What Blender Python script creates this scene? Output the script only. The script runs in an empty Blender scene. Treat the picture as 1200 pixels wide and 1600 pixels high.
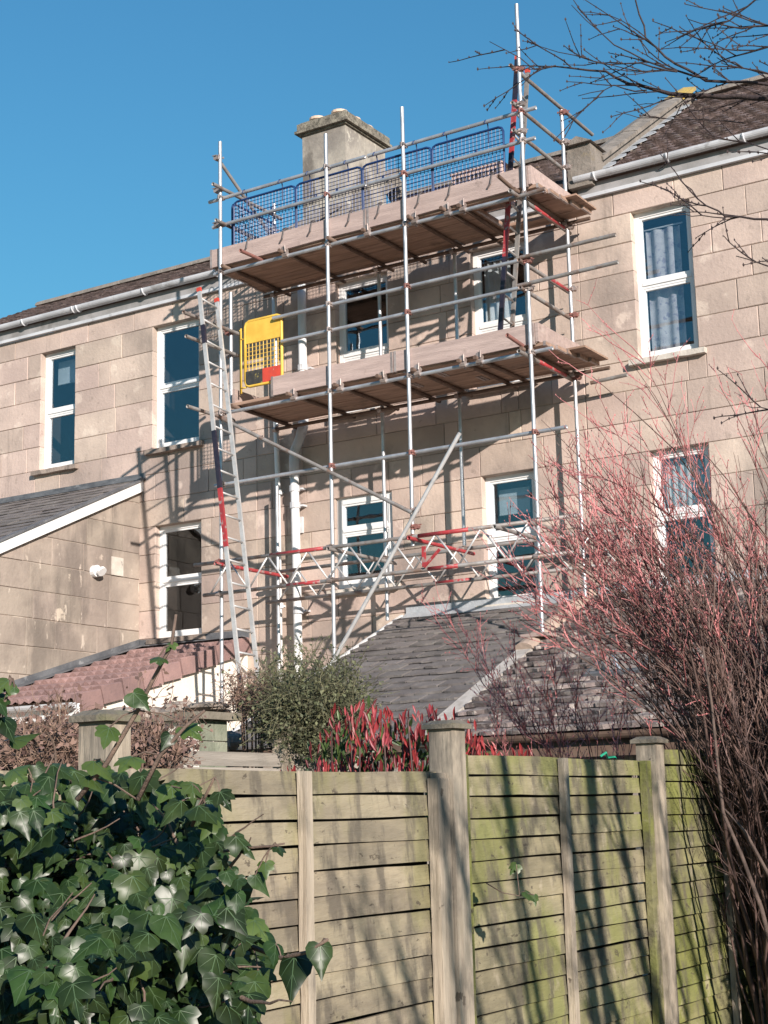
import bpy, math, random
from mathutils import Vector, Matrix, noise as mnoise
R = math.radians
sc = bpy.context.scene
COL = sc.collection

# ---------------------------------------------------------------- camera, sky, sun, exposure
CAM = Vector((0.0, -16.79, 1.68))
YAW, PITCH, ROLL, FPX = R(32.18), R(10.87), R(-1.42), 2430.0
_f = Vector((-math.sin(YAW)*math.cos(PITCH), math.cos(YAW)*math.cos(PITCH), math.sin(PITCH)))
_r0 = Vector((math.cos(YAW), math.sin(YAW), 0)); _u0 = _r0.cross(_f)
_r = _r0*math.cos(ROLL) + _u0*math.sin(ROLL); _u = -_r0*math.sin(ROLL) + _u0*math.cos(ROLL)
cd = bpy.data.cameras.new('camera'); cam = bpy.data.objects.new('camera', cd); COL.objects.link(cam)
cd.sensor_fit = 'VERTICAL'; cd.sensor_height = 24; cd.lens = FPX/1600*24; cd.clip_end = 3000; cd.clip_start = .05
m3 = Matrix((_r, _u, -_f)).transposed()
cam.matrix_world = Matrix.Translation(CAM) @ m3.to_4x4()
sc.camera = cam

TOSUN = Vector((1.33, -1.0, .56)).normalized()
SUN_EL = math.asin(TOSUN.z); SUN_AZ = math.atan2(TOSUN.x, TOSUN.y)
w = bpy.data.worlds.new('World'); sc.world = w; w.use_nodes = True
nt = w.node_tree; bg = nt.nodes['Background']
sky = nt.nodes.new('ShaderNodeTexSky'); sky.sky_type = 'NISHITA'; sky.sun_disc = False
sky.sun_elevation = SUN_EL; sky.sun_rotation = SUN_AZ % (2*math.pi)
sky.air_density = 2.1; sky.dust_density = 0.0; sky.ozone_density = 10.0
wb = nt.nodes.new('ShaderNodeVectorMath'); wb.operation = 'MULTIPLY'; wb.inputs[1].default_value = (.77, 1.05, 1.02)   # camera white balance
nt.links.new(sky.outputs[0], wb.inputs[0]); nt.links.new(wb.outputs[0], bg.inputs[0]); bg.inputs[1].default_value = .095
sd = bpy.data.lights.new('sun', 'SUN'); so = bpy.data.objects.new('sun', sd); COL.objects.link(so)
sd.energy = 4.6; sd.angle = R(.55); sd.color = (1.0, .90, .82)
so.rotation_euler = (-TOSUN).to_track_quat('-Z', 'Y').to_euler()
so.location = (20, -20, 20)
sc.view_settings.view_transform = 'Standard'; sc.view_settings.look = 'None'
sc.view_settings.gamma = 1; sc.view_settings.use_curve_mapping = False
sc.view_settings.exposure = .62

def ray(px, py): return _f + _r*((px-600)/FPX) - _u*((py-800)/FPX)
def at(px, py, d): return CAM + ray(px, py)*d              # a point d metres in front of the camera
def atX(px, py, X): v = ray(px, py); return CAM + v*((X-CAM.x)/v.x)
def atY(px, py, Y): v = ray(px, py); return CAM + v*((Y-CAM.y)/v.y)

# ---------------------------------------------------------------- helpers
rnd = random.Random(7)
def U(a, b): return rnd.uniform(a, b)
class MB:
    def __init__(s): s.v = []; s.f = []; s.m = []; s.t = []; s.mi = 0; s.tint = .5
    def add(s, vs, fs):
        o = len(s.v); s.v += [tuple(p) for p in vs]
        for f in fs: s.f.append(tuple(i+o for i in f)); s.m.append(s.mi); s.t.append(s.tint)
        return s
    def box(s, a, b, M=None):
        x0, y0, z0 = a; x1, y1, z1 = b
        vs = [Vector(p) for p in ((x0,y0,z0),(x1,y0,z0),(x1,y1,z0),(x0,y1,z0),(x0,y0,z1),(x1,y0,z1),(x1,y1,z1),(x0,y1,z1))]
        if M is not None: vs = [M @ p for p in vs]
        return s.add(vs, [(0,3,2,1),(4,5,6,7),(0,1,5,4),(1,2,6,5),(2,3,7,6),(3,0,4,7)])
    def tube(s, pts, rs, n=8, cap=True):
        pts = [Vector(p) for p in pts]
        if not hasattr(rs, '__len__'): rs = [rs]*len(pts)
        rings = []; prev = None
        for i, p in enumerate(pts):
            d = (pts[min(i+1, len(pts)-1)] - pts[max(i-1, 0)])
            if d.length < 1e-9: d = Vector((0,0,1))
            d.normalize()
            a = prev if prev is not None else (Vector((0,0,1)) if abs(d.z) < .9 else Vector((1,0,0)))
            u = (a - d*a.dot(d))
            if u.length < 1e-6: u = d.orthogonal()
            u.normalize(); prev = u; v = d.cross(u)
            rings.append([p + (u*math.cos(2*math.pi*k/n) + v*math.sin(2*math.pi*k/n))*rs[i] for k in range(n)])
        vs = [q for r_ in rings for q in r_]; fs = []
        for i in range(len(pts)-1):
            for k in range(n):
                a, b = i*n+k, i*n+(k+1) % n
                fs.append((a, b, b+n, a+n))
        if cap: fs.append(tuple(range(n-1, -1, -1))); fs.append(tuple((len(pts)-1)*n+k for k in range(n)))
        return s.add(vs, fs)
    def hollow(s, p0, p1, r, n=10):                        # open-ended tube with a dark bore
        p0 = Vector(p0); p1 = Vector(p1); d = (p1-p0).normalized()
        s.tube([p0, p1], r, n, cap=False)
        for p, e in ((p0, d), (p1, -d)):
            u = d.orthogonal().normalized(); v = d.cross(u)
            o = [p + (u*math.cos(2*math.pi*k/n)+v*math.sin(2*math.pi*k/n))*r for k in range(n)]
            q = [p + (u*math.cos(2*math.pi*k/n)+v*math.sin(2*math.pi*k/n))*r*.8 for k in range(n)]
            h = [x + e*.08 for x in q]
            s.add(o+q+h, [(k, (k+1) % n, n+(k+1) % n, n+k) for k in range(n)] + [(n+k, n+(k+1) % n, 2*n+(k+1) % n, 2*n+k) for k in range(n)] + [tuple(2*n+k for k in range(n))])
        return s
    def prism(s, poly, off):
        n = len(poly); off = Vector(off); a = [Vector(p) for p in poly]; b = [p+off for p in a]
        return s.add(a+b, [tuple(range(n-1, -1, -1)), tuple(range(n, 2*n))] + [(k, (k+1) % n, n+(k+1) % n, n+k) for k in range(n)])
    def mesh(s, name, mats, smooth=False):
        me = bpy.data.meshes.new(name); me.from_pydata(s.v, [], s.f); me.update()
        for m_ in (mats if isinstance(mats, (list, tuple)) else [mats]): me.materials.append(m_)
        me.polygons.foreach_set('material_index', s.m)
        if smooth: me.polygons.foreach_set('use_smooth', [True]*len(s.f))
        if len(set(s.t)) > 1:
            at_ = me.attributes.new('tint', 'FLOAT', 'FACE'); at_.data.foreach_set('value', s.t)
        return me
def tag(o, label=None, cat=None, group=None, kind=None):
    if label: o['label'] = label
    if cat: o['category'] = cat
    if group: o['group'] = group
    if kind: o['kind'] = kind
    return o
def obj(name, me, parent=None, loc=None, rot=None):
    o = bpy.data.objects.new(name, me); COL.objects.link(o)
    if parent is not None:
        o.parent = parent
        if loc is None:                                     # mesh written in world coordinates
            b = Vector((0,0,0)); p = parent
            while p is not None: b += p.location; p = p.parent
            o.location = -b
        else: o.location = loc
    elif loc is not None: o.location = loc
    if rot is not None: o.rotation_euler = rot
    return o
def thing(name, loc, label, cat, group=None):
    o = bpy.data.objects.new(name, None); COL.objects.link(o); o.location = loc; o.empty_display_size = .2
    return tag(o, label, cat, group)
def part(name, mb, mat, parent, smooth=False, kind=None, label=None):
    o = obj(name, mb.mesh(name, mat, smooth), parent)
    return tag(o, label, None, None, kind)
def inst(name, me, parent, wloc, rot=None, scale=None):     # shared mesh placed at a world point under its thing
    b = Vector((0,0,0)); p = parent
    while p is not None: b += p.location; p = p.parent
    o = obj(name, me, parent, Vector(wloc)-b, rot)
    if scale is not None: o.scale = scale
    return o

# ---------------------------------------------------------------- materials
def material(name, c1, c2, scale=3, stretch=(1,1,1), rough=.8, bump=0., bscale=None, objvar=0., hvar=0., metal=0., layers=(), tint=0., spec=.5, detail=6, lo=.35, hi=.65, coat=0., translucent=0.):
    """c1..c2 by noise; layers = (colour, scale, stretch, lo, hi, amount) further noise-masked coats of the thing's own dirt or patches"""
    m = bpy.data.materials.new(name); m.use_nodes = True; t = m.node_tree; N = t.nodes; L = t.links
    b = N['Principled BSDF']; b.inputs['Roughness'].default_value = rough; b.inputs['Metallic'].default_value = metal
    b.inputs['Specular IOR Level'].default_value = spec
    if coat: b.inputs['Coat Weight'].default_value = coat; b.inputs['Coat Roughness'].default_value = .25
    geo = N.new('ShaderNodeNewGeometry'); info = N.new('ShaderNodeObjectInfo')
    def noise(sc_, st, off=0):
        mp = N.new('ShaderNodeMapping'); mp.inputs['Scale'].default_value = st; mp.inputs['Location'].default_value = (off*3.1, off*1.7, off)
        L.new(geo.outputs['Position'], mp.inputs[0])
        n = N.new('ShaderNodeTexNoise'); n.inputs['Scale'].default_value = sc_; n.inputs['Detail'].default_value = detail; n.inputs['Roughness'].default_value = .6
        L.new(mp.outputs[0], n.inputs['Vector']); return n
    def ramp(src, lo_, hi_):
        r = N.new('ShaderNodeMapRange'); r.inputs[1].default_value = lo_; r.inputs[2].default_value = hi_; r.interpolation_type = 'SMOOTHSTEP'
        L.new(src, r.inputs[0]); return r.outputs[0]
    def mix(fac, a, b_, mode='MIX'):
        x = N.new('ShaderNodeMix'); x.data_type = 'RGBA'; x.blend_type = mode
        for sock, val in ((x.inputs[0], fac), (x.inputs[6], a), (x.inputs[7], b_)):
            if isinstance(val, bpy.types.NodeSocket): L.new(val, sock)
            elif isinstance(val, (int, float)): sock.default_value = val
            else: sock.default_value = (*val, 1)
        return x.outputs[2]
    n0 = noise(scale, stretch)
    col = mix(ramp(n0.outputs[0], lo, hi), c1, c2)
    for i, (lc, ls, lst, l0, l1, amt) in enumerate(layers):
        nn = noise(ls, lst, i+1); f = N.new('ShaderNodeMath'); f.operation = 'MULTIPLY'; f.inputs[1].default_value = amt
        L.new(ramp(nn.outputs[0], l0, l1), f.inputs[0]); col = mix(f.outputs[0], col, lc)
    if objvar or hvar or tint:
        h = N.new('ShaderNodeHueSaturation')
        src = info.outputs['Random']
        if tint:
            a = N.new('ShaderNodeAttribute'); a.attribute_name = 'tint'; src = a.outputs['Fac']; objvar = tint
        r = N.new('ShaderNodeMapRange'); r.inputs[3].default_value = 1-objvar; r.inputs[4].default_value = 1+objvar
        L.new(src, r.inputs[0]); L.new(r.outputs[0], h.inputs['Value'])
        if hvar:
            q = N.new('ShaderNodeMath'); q.operation = 'MULTIPLY'; q.inputs[1].default_value = 7.31; L.new(src, q.inputs[0])
            fr = N.new('ShaderNodeMath'); fr.operation = 'FRACT'; L.new(q.outputs[0], fr.inputs[0])
            r2 = N.new('ShaderNodeMapRange'); r2.inputs[3].default_value = .5-hvar; r2.inputs[4].default_value = .5+hvar
            L.new(fr.outputs[0], r2.inputs[0]); L.new(r2.outputs[0], h.inputs['Hue'])
        L.new(col, h.inputs['Color']); col = h.outputs[0]
    L.new(col, b.inputs['Base Color'])
    if bump:
        nb = noise(bscale or scale*6, stretch, 5); bp = N.new('ShaderNodeBump'); bp.inputs['Strength'].default_value = bump; bp.inputs['Distance'].default_value = .02
        L.new(nb.outputs[0], bp.inputs['Height']); L.new(bp.outputs[0], b.inputs['Normal'])
    if translucent:
        tr = N.new('ShaderNodeBsdfTranslucent'); L.new(col, tr.inputs[0]); ms = N.new('ShaderNodeMixShader'); ms.inputs[0].default_value = translucent
        L.new(b.outputs[0], ms.inputs[1]); L.new(tr.outputs[0], ms.inputs[2]); L.new(ms.outputs[0], N['Material Output'].inputs[0])
    return m
M = {}
M['stone'] = material('bath_stone', (.545,.43,.36), (.42,.33,.28), 1.1, rough=.9, bump=.35, bscale=22, objvar=.15, hvar=.010,
    layers=(((.235,.195,.17), 1.0, (1,1,.6), .48, .66, .62), ((.66,.55,.46), 2.3, (1,1,1), .60, .68, .55), ((.17,.14,.12), 5, (1,1,.12), .60, .75, .5), ((.20,.16,.13), 9, (1,1,1), .62, .7, .35)))
M['stone_dirty'] = material('weathered_stone', (.38,.315,.26), (.26,.215,.18), 1.6, rough=.92, bump=.45, bscale=18, objvar=.10, hvar=.006,
    layers=(((.155,.13,.11), 2.2, (1,1,.35), .46, .66, .75), ((.56,.47,.38), 3.2, (1,1,1), .62, .67, .75), ((.62,.53,.44), 7, (1,1,.3), .62, .67, .7)))
M['mortar'] = material('lime_mortar', (.27,.21,.175), (.46,.385,.325), 1.4, rough=.95, bump=.3, layers=(((.62,.54,.45), 2.1, (1,1,1), .58, .64, .8),))
M['sill'] = material('sill_stone', (.23,.185,.155), (.36,.29,.24), 5, rough=.9, bump=.5, layers=(((.10,.085,.075), 4, (1,1,.4), .5, .62, .7),))
M['sill_pale'] = material('painted_sill', (.62,.57,.50), (.50,.45,.39), 6, rough=.85, bump=.4, layers=(((.22,.19,.16), 8, (1,1,1), .6, .68, .6),))
M['upvc'] = material('white_upvc', (.80,.80,.79), (.74,.74,.73), 2, rough=.35)
M['upvc_old'] = material('white_plastic', (.70,.71,.72), (.60,.61,.62), 2, rough=.45, layers=(((.35,.35,.34), 3, (1,1,1), .55, .75, .5),))
M['gutter'] = material('grey_white_gutter', (.60,.61,.63), (.48,.49,.51), 2.5, rough=.5, layers=(((.22,.21,.20), 5, (1,1,1), .56, .70, .6),))
M['fasciagrey'] = material('shaded_weathered_fascia', (.34,.33,.33), (.24,.235,.23), 3, rough=.7, layers=(((.13,.12,.11), 4, (1,1,1), .52, .66, .6),))  # grey with the shade under the gutter put into the colour
M['render'] = material('cream_render', (.80,.74,.66), (.73,.67,.58), 2, rough=.9, bump=.2)
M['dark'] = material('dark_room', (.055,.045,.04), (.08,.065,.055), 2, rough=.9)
M['curtain'] = material('curtain_cloth', (.62,.60,.60), (.50,.48,.50), 9, rough=.9, layers=(((.30,.28,.36), 12, (1,1,1), .56, .60, .8),))
M['curtain_white'] = material('white_curtain_cloth', (.78,.77,.74), (.66,.65,.62), 5, rough=.9)
M['blind'] = material('blind_cloth', (.52,.60,.62), (.60,.68,.70), 5, rough=.9)
M['slate'] = material('grey_slate', (.140,.124,.117), (.190,.170,.160), 4, rough=.7, bump=.4, bscale=30, objvar=.16, hvar=.01, layers=(((.25,.235,.21), 9, (1,1,1), .63, .70, .5),))
M['mosstile'] = material('lichened_stone_tile', (.115,.090,.084), (.22,.18,.165), 6, rough=.9, bump=.9, bscale=26, objvar=.4, hvar=.01, layers=(((.40,.355,.315), 12, (1,1,1), .55, .61, .75), ((.05,.045,.04), 9, (1,1,1), .60, .68, .6)))
M['rooftile'] = material('main_roof_tile', (.088,.060,.053), (.15,.108,.097), 5, rough=.9, bump=.8, bscale=24, tint=.40, layers=(((.30,.26,.22), 9, (1,1,1), .60, .68, .6), ((.30,.20,.07), 2.5, (1,1,1), .66, .74, .4)))
M['pantile'] = material('rosy_concrete_tile', (.33,.205,.185), (.25,.16,.15), 3, rough=.85, bump=.5, bscale=40, objvar=.18, layers=(((.17,.12,.11), 6, (1,1,1), .60, .72, .6),))
M['lead'] = material('lead_flashing', (.10,.105,.115), (.17,.175,.185), 4, rough=.55, bump=.3, metal=.2, layers=(((.45,.45,.45), 5, (1,1,1), .62, .70, .4),))
M['leadpale'] = material('pale_lead', (.42,.44,.46), (.33,.35,.37), 6, rough=.5, bump=.4)
M['fillet'] = material('mortar_fillet', (.50,.46,.42), (.38,.34,.30), 7, rough=.9, bump=.5)
M['ridge'] = material('pale_ridge_tile', (.47,.35,.28), (.38,.29,.23), 6, rough=.88, bump=.4, objvar=.1)
M['lichen'] = material('lichened_coping', (.19,.165,.14), (.27,.235,.20), 4, rough=.95, bump=.7, objvar=.06, layers=(((.30,.23,.09), 2.2, (1,1,1), .62, .70, .35), ((.11,.10,.085), 7, (1,1,1), .55, .66, .6)))
M['coping_gold'] = material('golden_lichen', (.52,.36,.07), (.36,.27,.12), 8, rough=.95, bump=.7)
M['chimney'] = material('sooty_stone', (.41,.37,.31), (.23,.205,.18), 1.8, rough=.93, bump=.5, layers=(((.12,.105,.09), 2.0, (1,1,.5), .47, .63, .85), ((.62,.58,.48), 2.6, (1,1,1), .60, .68, .75), ((.07,.065,.06), 10, (1,1,.3), .6, .7, .5)))
M['chimneycap'] = material('chimney_cap', (.17,.15,.12), (.30,.27,.21), 8, rough=.95, bump=.8, layers=(((.07,.065,.05), 12, (1,1,1), .52, .6, .7),))
M['pot'] = material('buff_chimney_pot', (.66,.50,.38), (.55,.42,.32), 5, rough=.85)
M['steel'] = material('galvanised_tube', (.56,.57,.59), (.40,.41,.43), 5, rough=.42, metal=.55, bump=.1, layers=(((.25,.20,.17), 6, (1,1,1), .64, .72, .5), ((.74,.75,.76), 14, (1,1,.3), .6, .7, .4)))
M['steeldull'] = material('dull_tube', (.33,.32,.31), (.24,.21,.19), 5, rough=.6, metal=.35, bump=.15, layers=(((.20,.10,.06), 5, (1,1,1), .52, .64, .6),))
M['rust'] = material('brown_steel', (.12,.075,.055), (.18,.12,.09), 8, rough=.75, metal=.2)
M['clamp'] = material('clamp_steel', (.42,.36,.33), (.30,.24,.22), 18, rough=.55, metal=.5, objvar=.25)
M['clampred'] = material('red_clamp', (.30,.13,.11), (.24,.12,.10), 18, rough=.6, metal=.2)
M['redpaint'] = material('red_paint', (.40,.04,.045), (.28,.035,.04), 9, rough=.5, layers=(((.30,.25,.23), 14, (1,1,1), .55, .63, .8),))
M['navypaint'] = material('navy_paint', (.014,.014,.028), (.03,.024,.038), 9, rough=.45)
M['alu'] = material('ladder_aluminium', (.62,.61,.60), (.50,.49,.48), 8, rough=.45, metal=.35)
M['board'] = material('scaffold_board_wood', (.47,.36,.32), (.37,.28,.25), 3, (.6,6,6), rough=.85, bump=.4, bscale=20, objvar=.13, layers=(((.20,.15,.13), 5, (1,1,1), .60, .72, .5), ((.58,.48,.42), 2.2, (1,1,1), .60, .68, .5)))
M['deck'] = material('deck_board_wood', (.40,.26,.19), (.27,.175,.125), 3, (.6,6,6), rough=.9, bump=.4, bscale=20, objvar=.15, layers=(((.13,.09,.07), 3, (1,1,1), .58, .70, .5),))
M['guard'] = material('blue_guard_plastic', (.008,.028,.10), (.011,.042,.145), 6, rough=.45)
M['hook'] = material('dark_hook', (.07,.06,.06), (.11,.09,.085), 9, rough=.6)
M['yellow'] = material('yellow_plastic', (.78,.50,.08), (.68,.42,.06), 7, rough=.45)
M['blackplate'] = material('scuffed_black_plate', (.03,.03,.03), (.06,.055,.045), 12, rough=.6, layers=(((.35,.28,.08), 16, (1,1,1), .62, .66, .8),))
M['redplate'] = material('scuffed_red_plate', (.62,.07,.04), (.5,.06,.04), 12, rough=.5, layers=(((.55,.45,.35), 16, (1,1,1), .63, .67, .6),))
M['pinkblock'] = material('pale_pink_block', (.66,.48,.42), (.56,.40,.35), 8, rough=.9, objvar=.1)
GREEN = (.115,.14,.035)
def slatmat(name, c1, c2, algae, amt, lo_):
    return material(name, c1, c2, 2.2, (4,.9,4), rough=.92, bump=.45, bscale=16, objvar=.12, hvar=.006,
        layers=((algae, 1.7, (1,1.2,.8), lo_, lo_+.16, amt), ((.105,.09,.07), 3.6, (1,2.6,.9), .49, .62, .72), ((.42,.36,.26), 3.3, (1,2.5,1.5), .59, .69, .5), ((.07,.055,.04), 10, (1,1.5,3), .63, .67, .75)))
M['slat'] = slatmat('weathered_slat', (.33,.28,.19), (.225,.19,.135), (.215,.20,.085), .7, .47)
M['slatmid'] = slatmat('mossy_slat', (.30,.26,.16), (.20,.175,.11), (.20,.205,.065), .8, .43)
M['slatgreen'] = slatmat('algae_green_slat', (.25,.235,.11), (.165,.155,.08), (.185,.20,.045), .8, .40)
M['gapshade'] = material('slat_gap_shade', (.028,.022,.016), (.045,.036,.025), 3, (4,.9,4), rough=.95, layers=(((.30,.27,.22), 5, (1,2,1), .68, .70, .8),))  # near-black brown stands in for the shade between fence slats
M['post'] = material('weathered_post', (.46,.39,.30), (.33,.275,.21), 2.5, (9,9,.8), rough=.9, bump=.4, bscale=8, layers=(((.13,.115,.095), 2.3, (1.5,1.5,.9), .48, .64, .75), ((.25,.23,.12), 1.9, (1,1,.6), .58, .72, .5), ((.10,.08,.06), 9, (1,1,1), .66, .69, .9)))
M['capwood'] = material('weathered_cap', (.15,.13,.10), (.23,.20,.155), 6, rough=.9, bump=.5, layers=(((.19,.19,.08), 4, (1,1,1), .5, .65, .5),))
M['leaf'] = material('ivy_leaf_green', (.015,.030,.007), (.031,.056,.014), 14, rough=.38, objvar=.45, hvar=.02, spec=.4, layers=(((.08,.11,.04), 26, (1,1,1), .66, .8, .4),), translucent=.06)
M['leafyellow'] = material('young_leaf_green', (.06,.10,.022), (.085,.13,.035), 14, rough=.4, objvar=.3, translucent=.3)
M['vein'] = material('ivy_leaf_vein', (.065,.11,.045), (.05,.09,.038), 9, rough=.5)
M['ivystem'] = material('ivy_stem', (.11,.075,.058), (.18,.125,.095), 18, rough=.85, bump=.4)
M['deadleaf'] = material('dry_leaf', (.28,.19,.12), (.19,.12,.08), 12, rough=.8, objvar=.3)
M['redleaf'] = material('photinia_leaf', (.20,.026,.032), (.30,.045,.052), 9, rough=.42, objvar=.45, hvar=.005, translucent=.18)
M['greenleaf'] = material('dark_green_leaf', (.05,.09,.03), (.08,.12,.035), 9, rough=.4, objvar=.3, translucent=.12)
M['wispy'] = material('wispy_green_twig', (.070,.072,.036), (.12,.11,.06), 9, rough=.8, tint=.5)
M['drybrown'] = material('dry_brown_twig', (.14,.085,.06), (.24,.16,.115), 9, rough=.85, tint=.4)
M['redtwig'] = material('red_twig', (.46,.17,.165), (.32,.10,.10), 7, rough=.6, tint=.35)
M['bushstem'] = material('bush_stem', (.095,.055,.048), (.17,.105,.085), 7, rough=.7, tint=.35)
M['barkbrown'] = material('brown_bark', (.08,.055,.045), (.15,.105,.085), 15, rough=.85, bump=.5)
M['bark'] = material('dark_bark', (.030,.020,.022), (.055,.038,.036), 11, rough=.85, bump=.5)
M['ground'] = material('garden_ground', (.22,.18,.13), (.30,.25,.19), .8, rough=1, bump=.5)
M['rock'] = material('rockery_stone', (.26,.215,.175), (.36,.30,.25), 5, rough=.93, bump=.6, objvar=.25, layers=(((.12,.10,.085), 8, (1,1,1), .52, .64, .6),))
M['greyboard'] = material('grey_garden_board', (.37,.33,.28), (.28,.25,.21), 3, (6,.6,8), rough=.9, bump=.3, objvar=.1)
M['green_stone'] = material('greenish_block', (.20,.22,.16), (.27,.28,.21), 7, rough=.9, bump=.4, objvar=.1)
M['leafdark'] = material('hedge_leaf', (.03,.055,.02), (.05,.08,.03), 7, rough=.5, tint=.4)
M['net'] = material('green_string', (.03,.42,.24), (.02,.34,.2), 5, rough=.6)

def glass(name, refl, tintc, rough=.01):
    m = bpy.data.materials.new(name); m.use_nodes = True; t = m.node_tree; N = t.nodes; L = t.links
    N.remove(N['Principled BSDF']); tr = N.new('ShaderNodeBsdfTransparent'); tr.inputs[0].default_value = (*tintc, 1)
    g = N.new('ShaderNodeBsdfGlossy'); g.inputs['Roughness'].default_value = rough; g.inputs[0].default_value = (.85,.93,1,1)
    fr = N.new('ShaderNodeFresnel'); fr.inputs[0].default_value = 1.5
    ad = N.new('ShaderNodeMath'); ad.operation = 'MULTIPLY_ADD'; ad.inputs[1].default_value = 1.6; ad.inputs[2].default_value = refl; ad.use_clamp = True
    gg = N.new('ShaderNodeNewGeometry'); im = N.new('ShaderNodeMapRange'); im.inputs[3].default_value = 1.5; im.inputs[4].default_value = 1/1.5
    L.new(gg.outputs['Backfacing'], im.inputs[0]); L.new(im.outputs[0], fr.inputs[0]); L.new(fr.outputs[0], ad.inputs[0])
    geo = N.new('ShaderNodeNewGeometry'); nz = N.new('ShaderNodeTexNoise'); nz.inputs['Scale'].default_value = 2.2; L.new(geo.outputs['Position'], nz.inputs['Vector'])
    bp = N.new('ShaderNodeBump'); bp.inputs['Strength'].default_value = .06; bp.inputs['Distance'].default_value = .05; L.new(nz.outputs[0], bp.inputs['Height']); L.new(bp.outputs[0], g.inputs['Normal'])
    mx = N.new('ShaderNodeMixShader'); L.new(ad.outputs[0], mx.inputs[0]); L.new(tr.outputs[0], mx.inputs[1]); L.new(g.outputs[0], mx.inputs[2])
    L.new(mx.outputs[0], N['Material Output'].inputs[0]); return m
M['glass'] = glass('window_glass', .07, (.85,.88,.90))
M['glassdark'] = glass('window_glass_clear', .0, (.75,.75,.75))

# ---------------------------------------------------------------- ground
g = MB()
n = 60; S = 600
g.add([(-S,-S,0),(S,-S,0),(S,S,0),(-S,S,0)], [(0,1,2,3)])
tag(obj('ground', g.mesh('ground', M['ground'])), kind='structure')

# ---------------------------------------------------------------- masonry
COURSES = [9.05, 8.75, 8.38, 8.01, 7.64, 7.27, 6.90, 6.53, 6.145, 5.76, 5.36, 4.955, 4.55, 4.15, 3.78, 3.40, 3.02]
LOWC = [3.02 - .377*i for i in range(1, 9)] + [0.0]
def block_geo(mb, a0, a1, z0, z1, face, depth, axis, ch=.006, proud=0.):
    """one dressed block: front face chamfered. axis 'x' = wall faces -Y (a = X), axis 'y' = wall faces +X (a = Y); z1 may be (left, right)"""
    zl, zr = (z1 if hasattr(z1, '__len__') else (z1, z1))
    if axis == 'x': P = lambda a, d, z: (a, face - proud + d, z)
    else: P = lambda a, d, z: (face + proud - d, a, z)
    c = ch; j = lambda: U(-.0015, .0015)
    outer = [(a0, z0), (a1, z0), (a1, zr), (a0, zl)]
    inner = [(a0+c+j(), z0+c+j()), (a1-c+j(), z0+c+j()), (a1-c+j(), max(zr-c, z0+c)+j()), (a0+c+j(), max(zl-c, z0+c)+j())]
    vs = [P(a, 0, z) for a, z in inner] + [P(a, c, z) for a, z in outer] + [P(a, depth, z) for a, z in outer]
    fs = [(0,1,2,3)] + [(4+k, 4+(k+1) % 4, (k+1) % 4, k) for k in range(4)] + [(8+k, 8+(k+1) % 4, 4+(k+1) % 4, 4+k) for k in range(4)]
    if axis == 'y': fs = [f for f in fs]
    mb.add(vs, fs)
def intervals(a, b, holes):
    segs = [(a, b)]
    for h0, h1 in holes:
        out = []
        for s0, s1 in segs:
            if h1 <= s0 or h0 >= s1: out.append((s0, s1)); continue
            if h0 > s0: out.append((s0, h0))
            if h1 < s1: out.append((h1, s1))
        segs = out
    return segs
def facade(house, xa, xb, wins, vis0, vis1, mat, jointmat):
    """coursed ashlar front at Y=0; blocks between vis0..vis1 above z=3 are single parts, the rest one stuff part"""
    back = MB(); rest = MB(); G = .0033
    zs = COURSES + LOWC[0:]
    for ci in range(len(zs)-1):
        z1, z0 = zs[ci], zs[ci+1]; zm = (z0+z1)/2
        holes = [(w_[0], w_[1]) for w_ in wins if w_[2]-.01 < zm < w_[3]+.01]
        for s0, s1 in intervals(xa, xb, holes):
            back.box((s0 + (.004 if s0 > xa+1e-6 else 0), .012, z0), (s1 - (.004 if s1 < xb-1e-6 else 0), .198, z1))
            x = s0; first = True
            while x < s1-1e-6:
                L_ = U(.42, .98)
                if U(0, 1) < .13: L_ = U(.16, .26)
                if s1 - (x+L_) < .2: L_ = s1-x
                x2 = min(x+L_, s1); vis = vis0-.3 < x and x2 < vis1+.3 and z0 > 3.0
                mb = MB() if vis else rest
                e0 = 0 if (x == s0 and holes) else G; e1 = 0 if (abs(x2-s1) < 1e-6 and holes) else G
                block_geo(mb, x+e0, x2-e1, z0+G, z1-G, 0, .2, 'x', proud=U(-.002, .005), ch=U(.004, .009))
                if vis: part('stone_block', mb, mat, house)
                x = x2
    part('wall', back, jointmat, house)
    if rest.v: part('far_masonry', rest, mat, house, kind='stuff')

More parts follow.
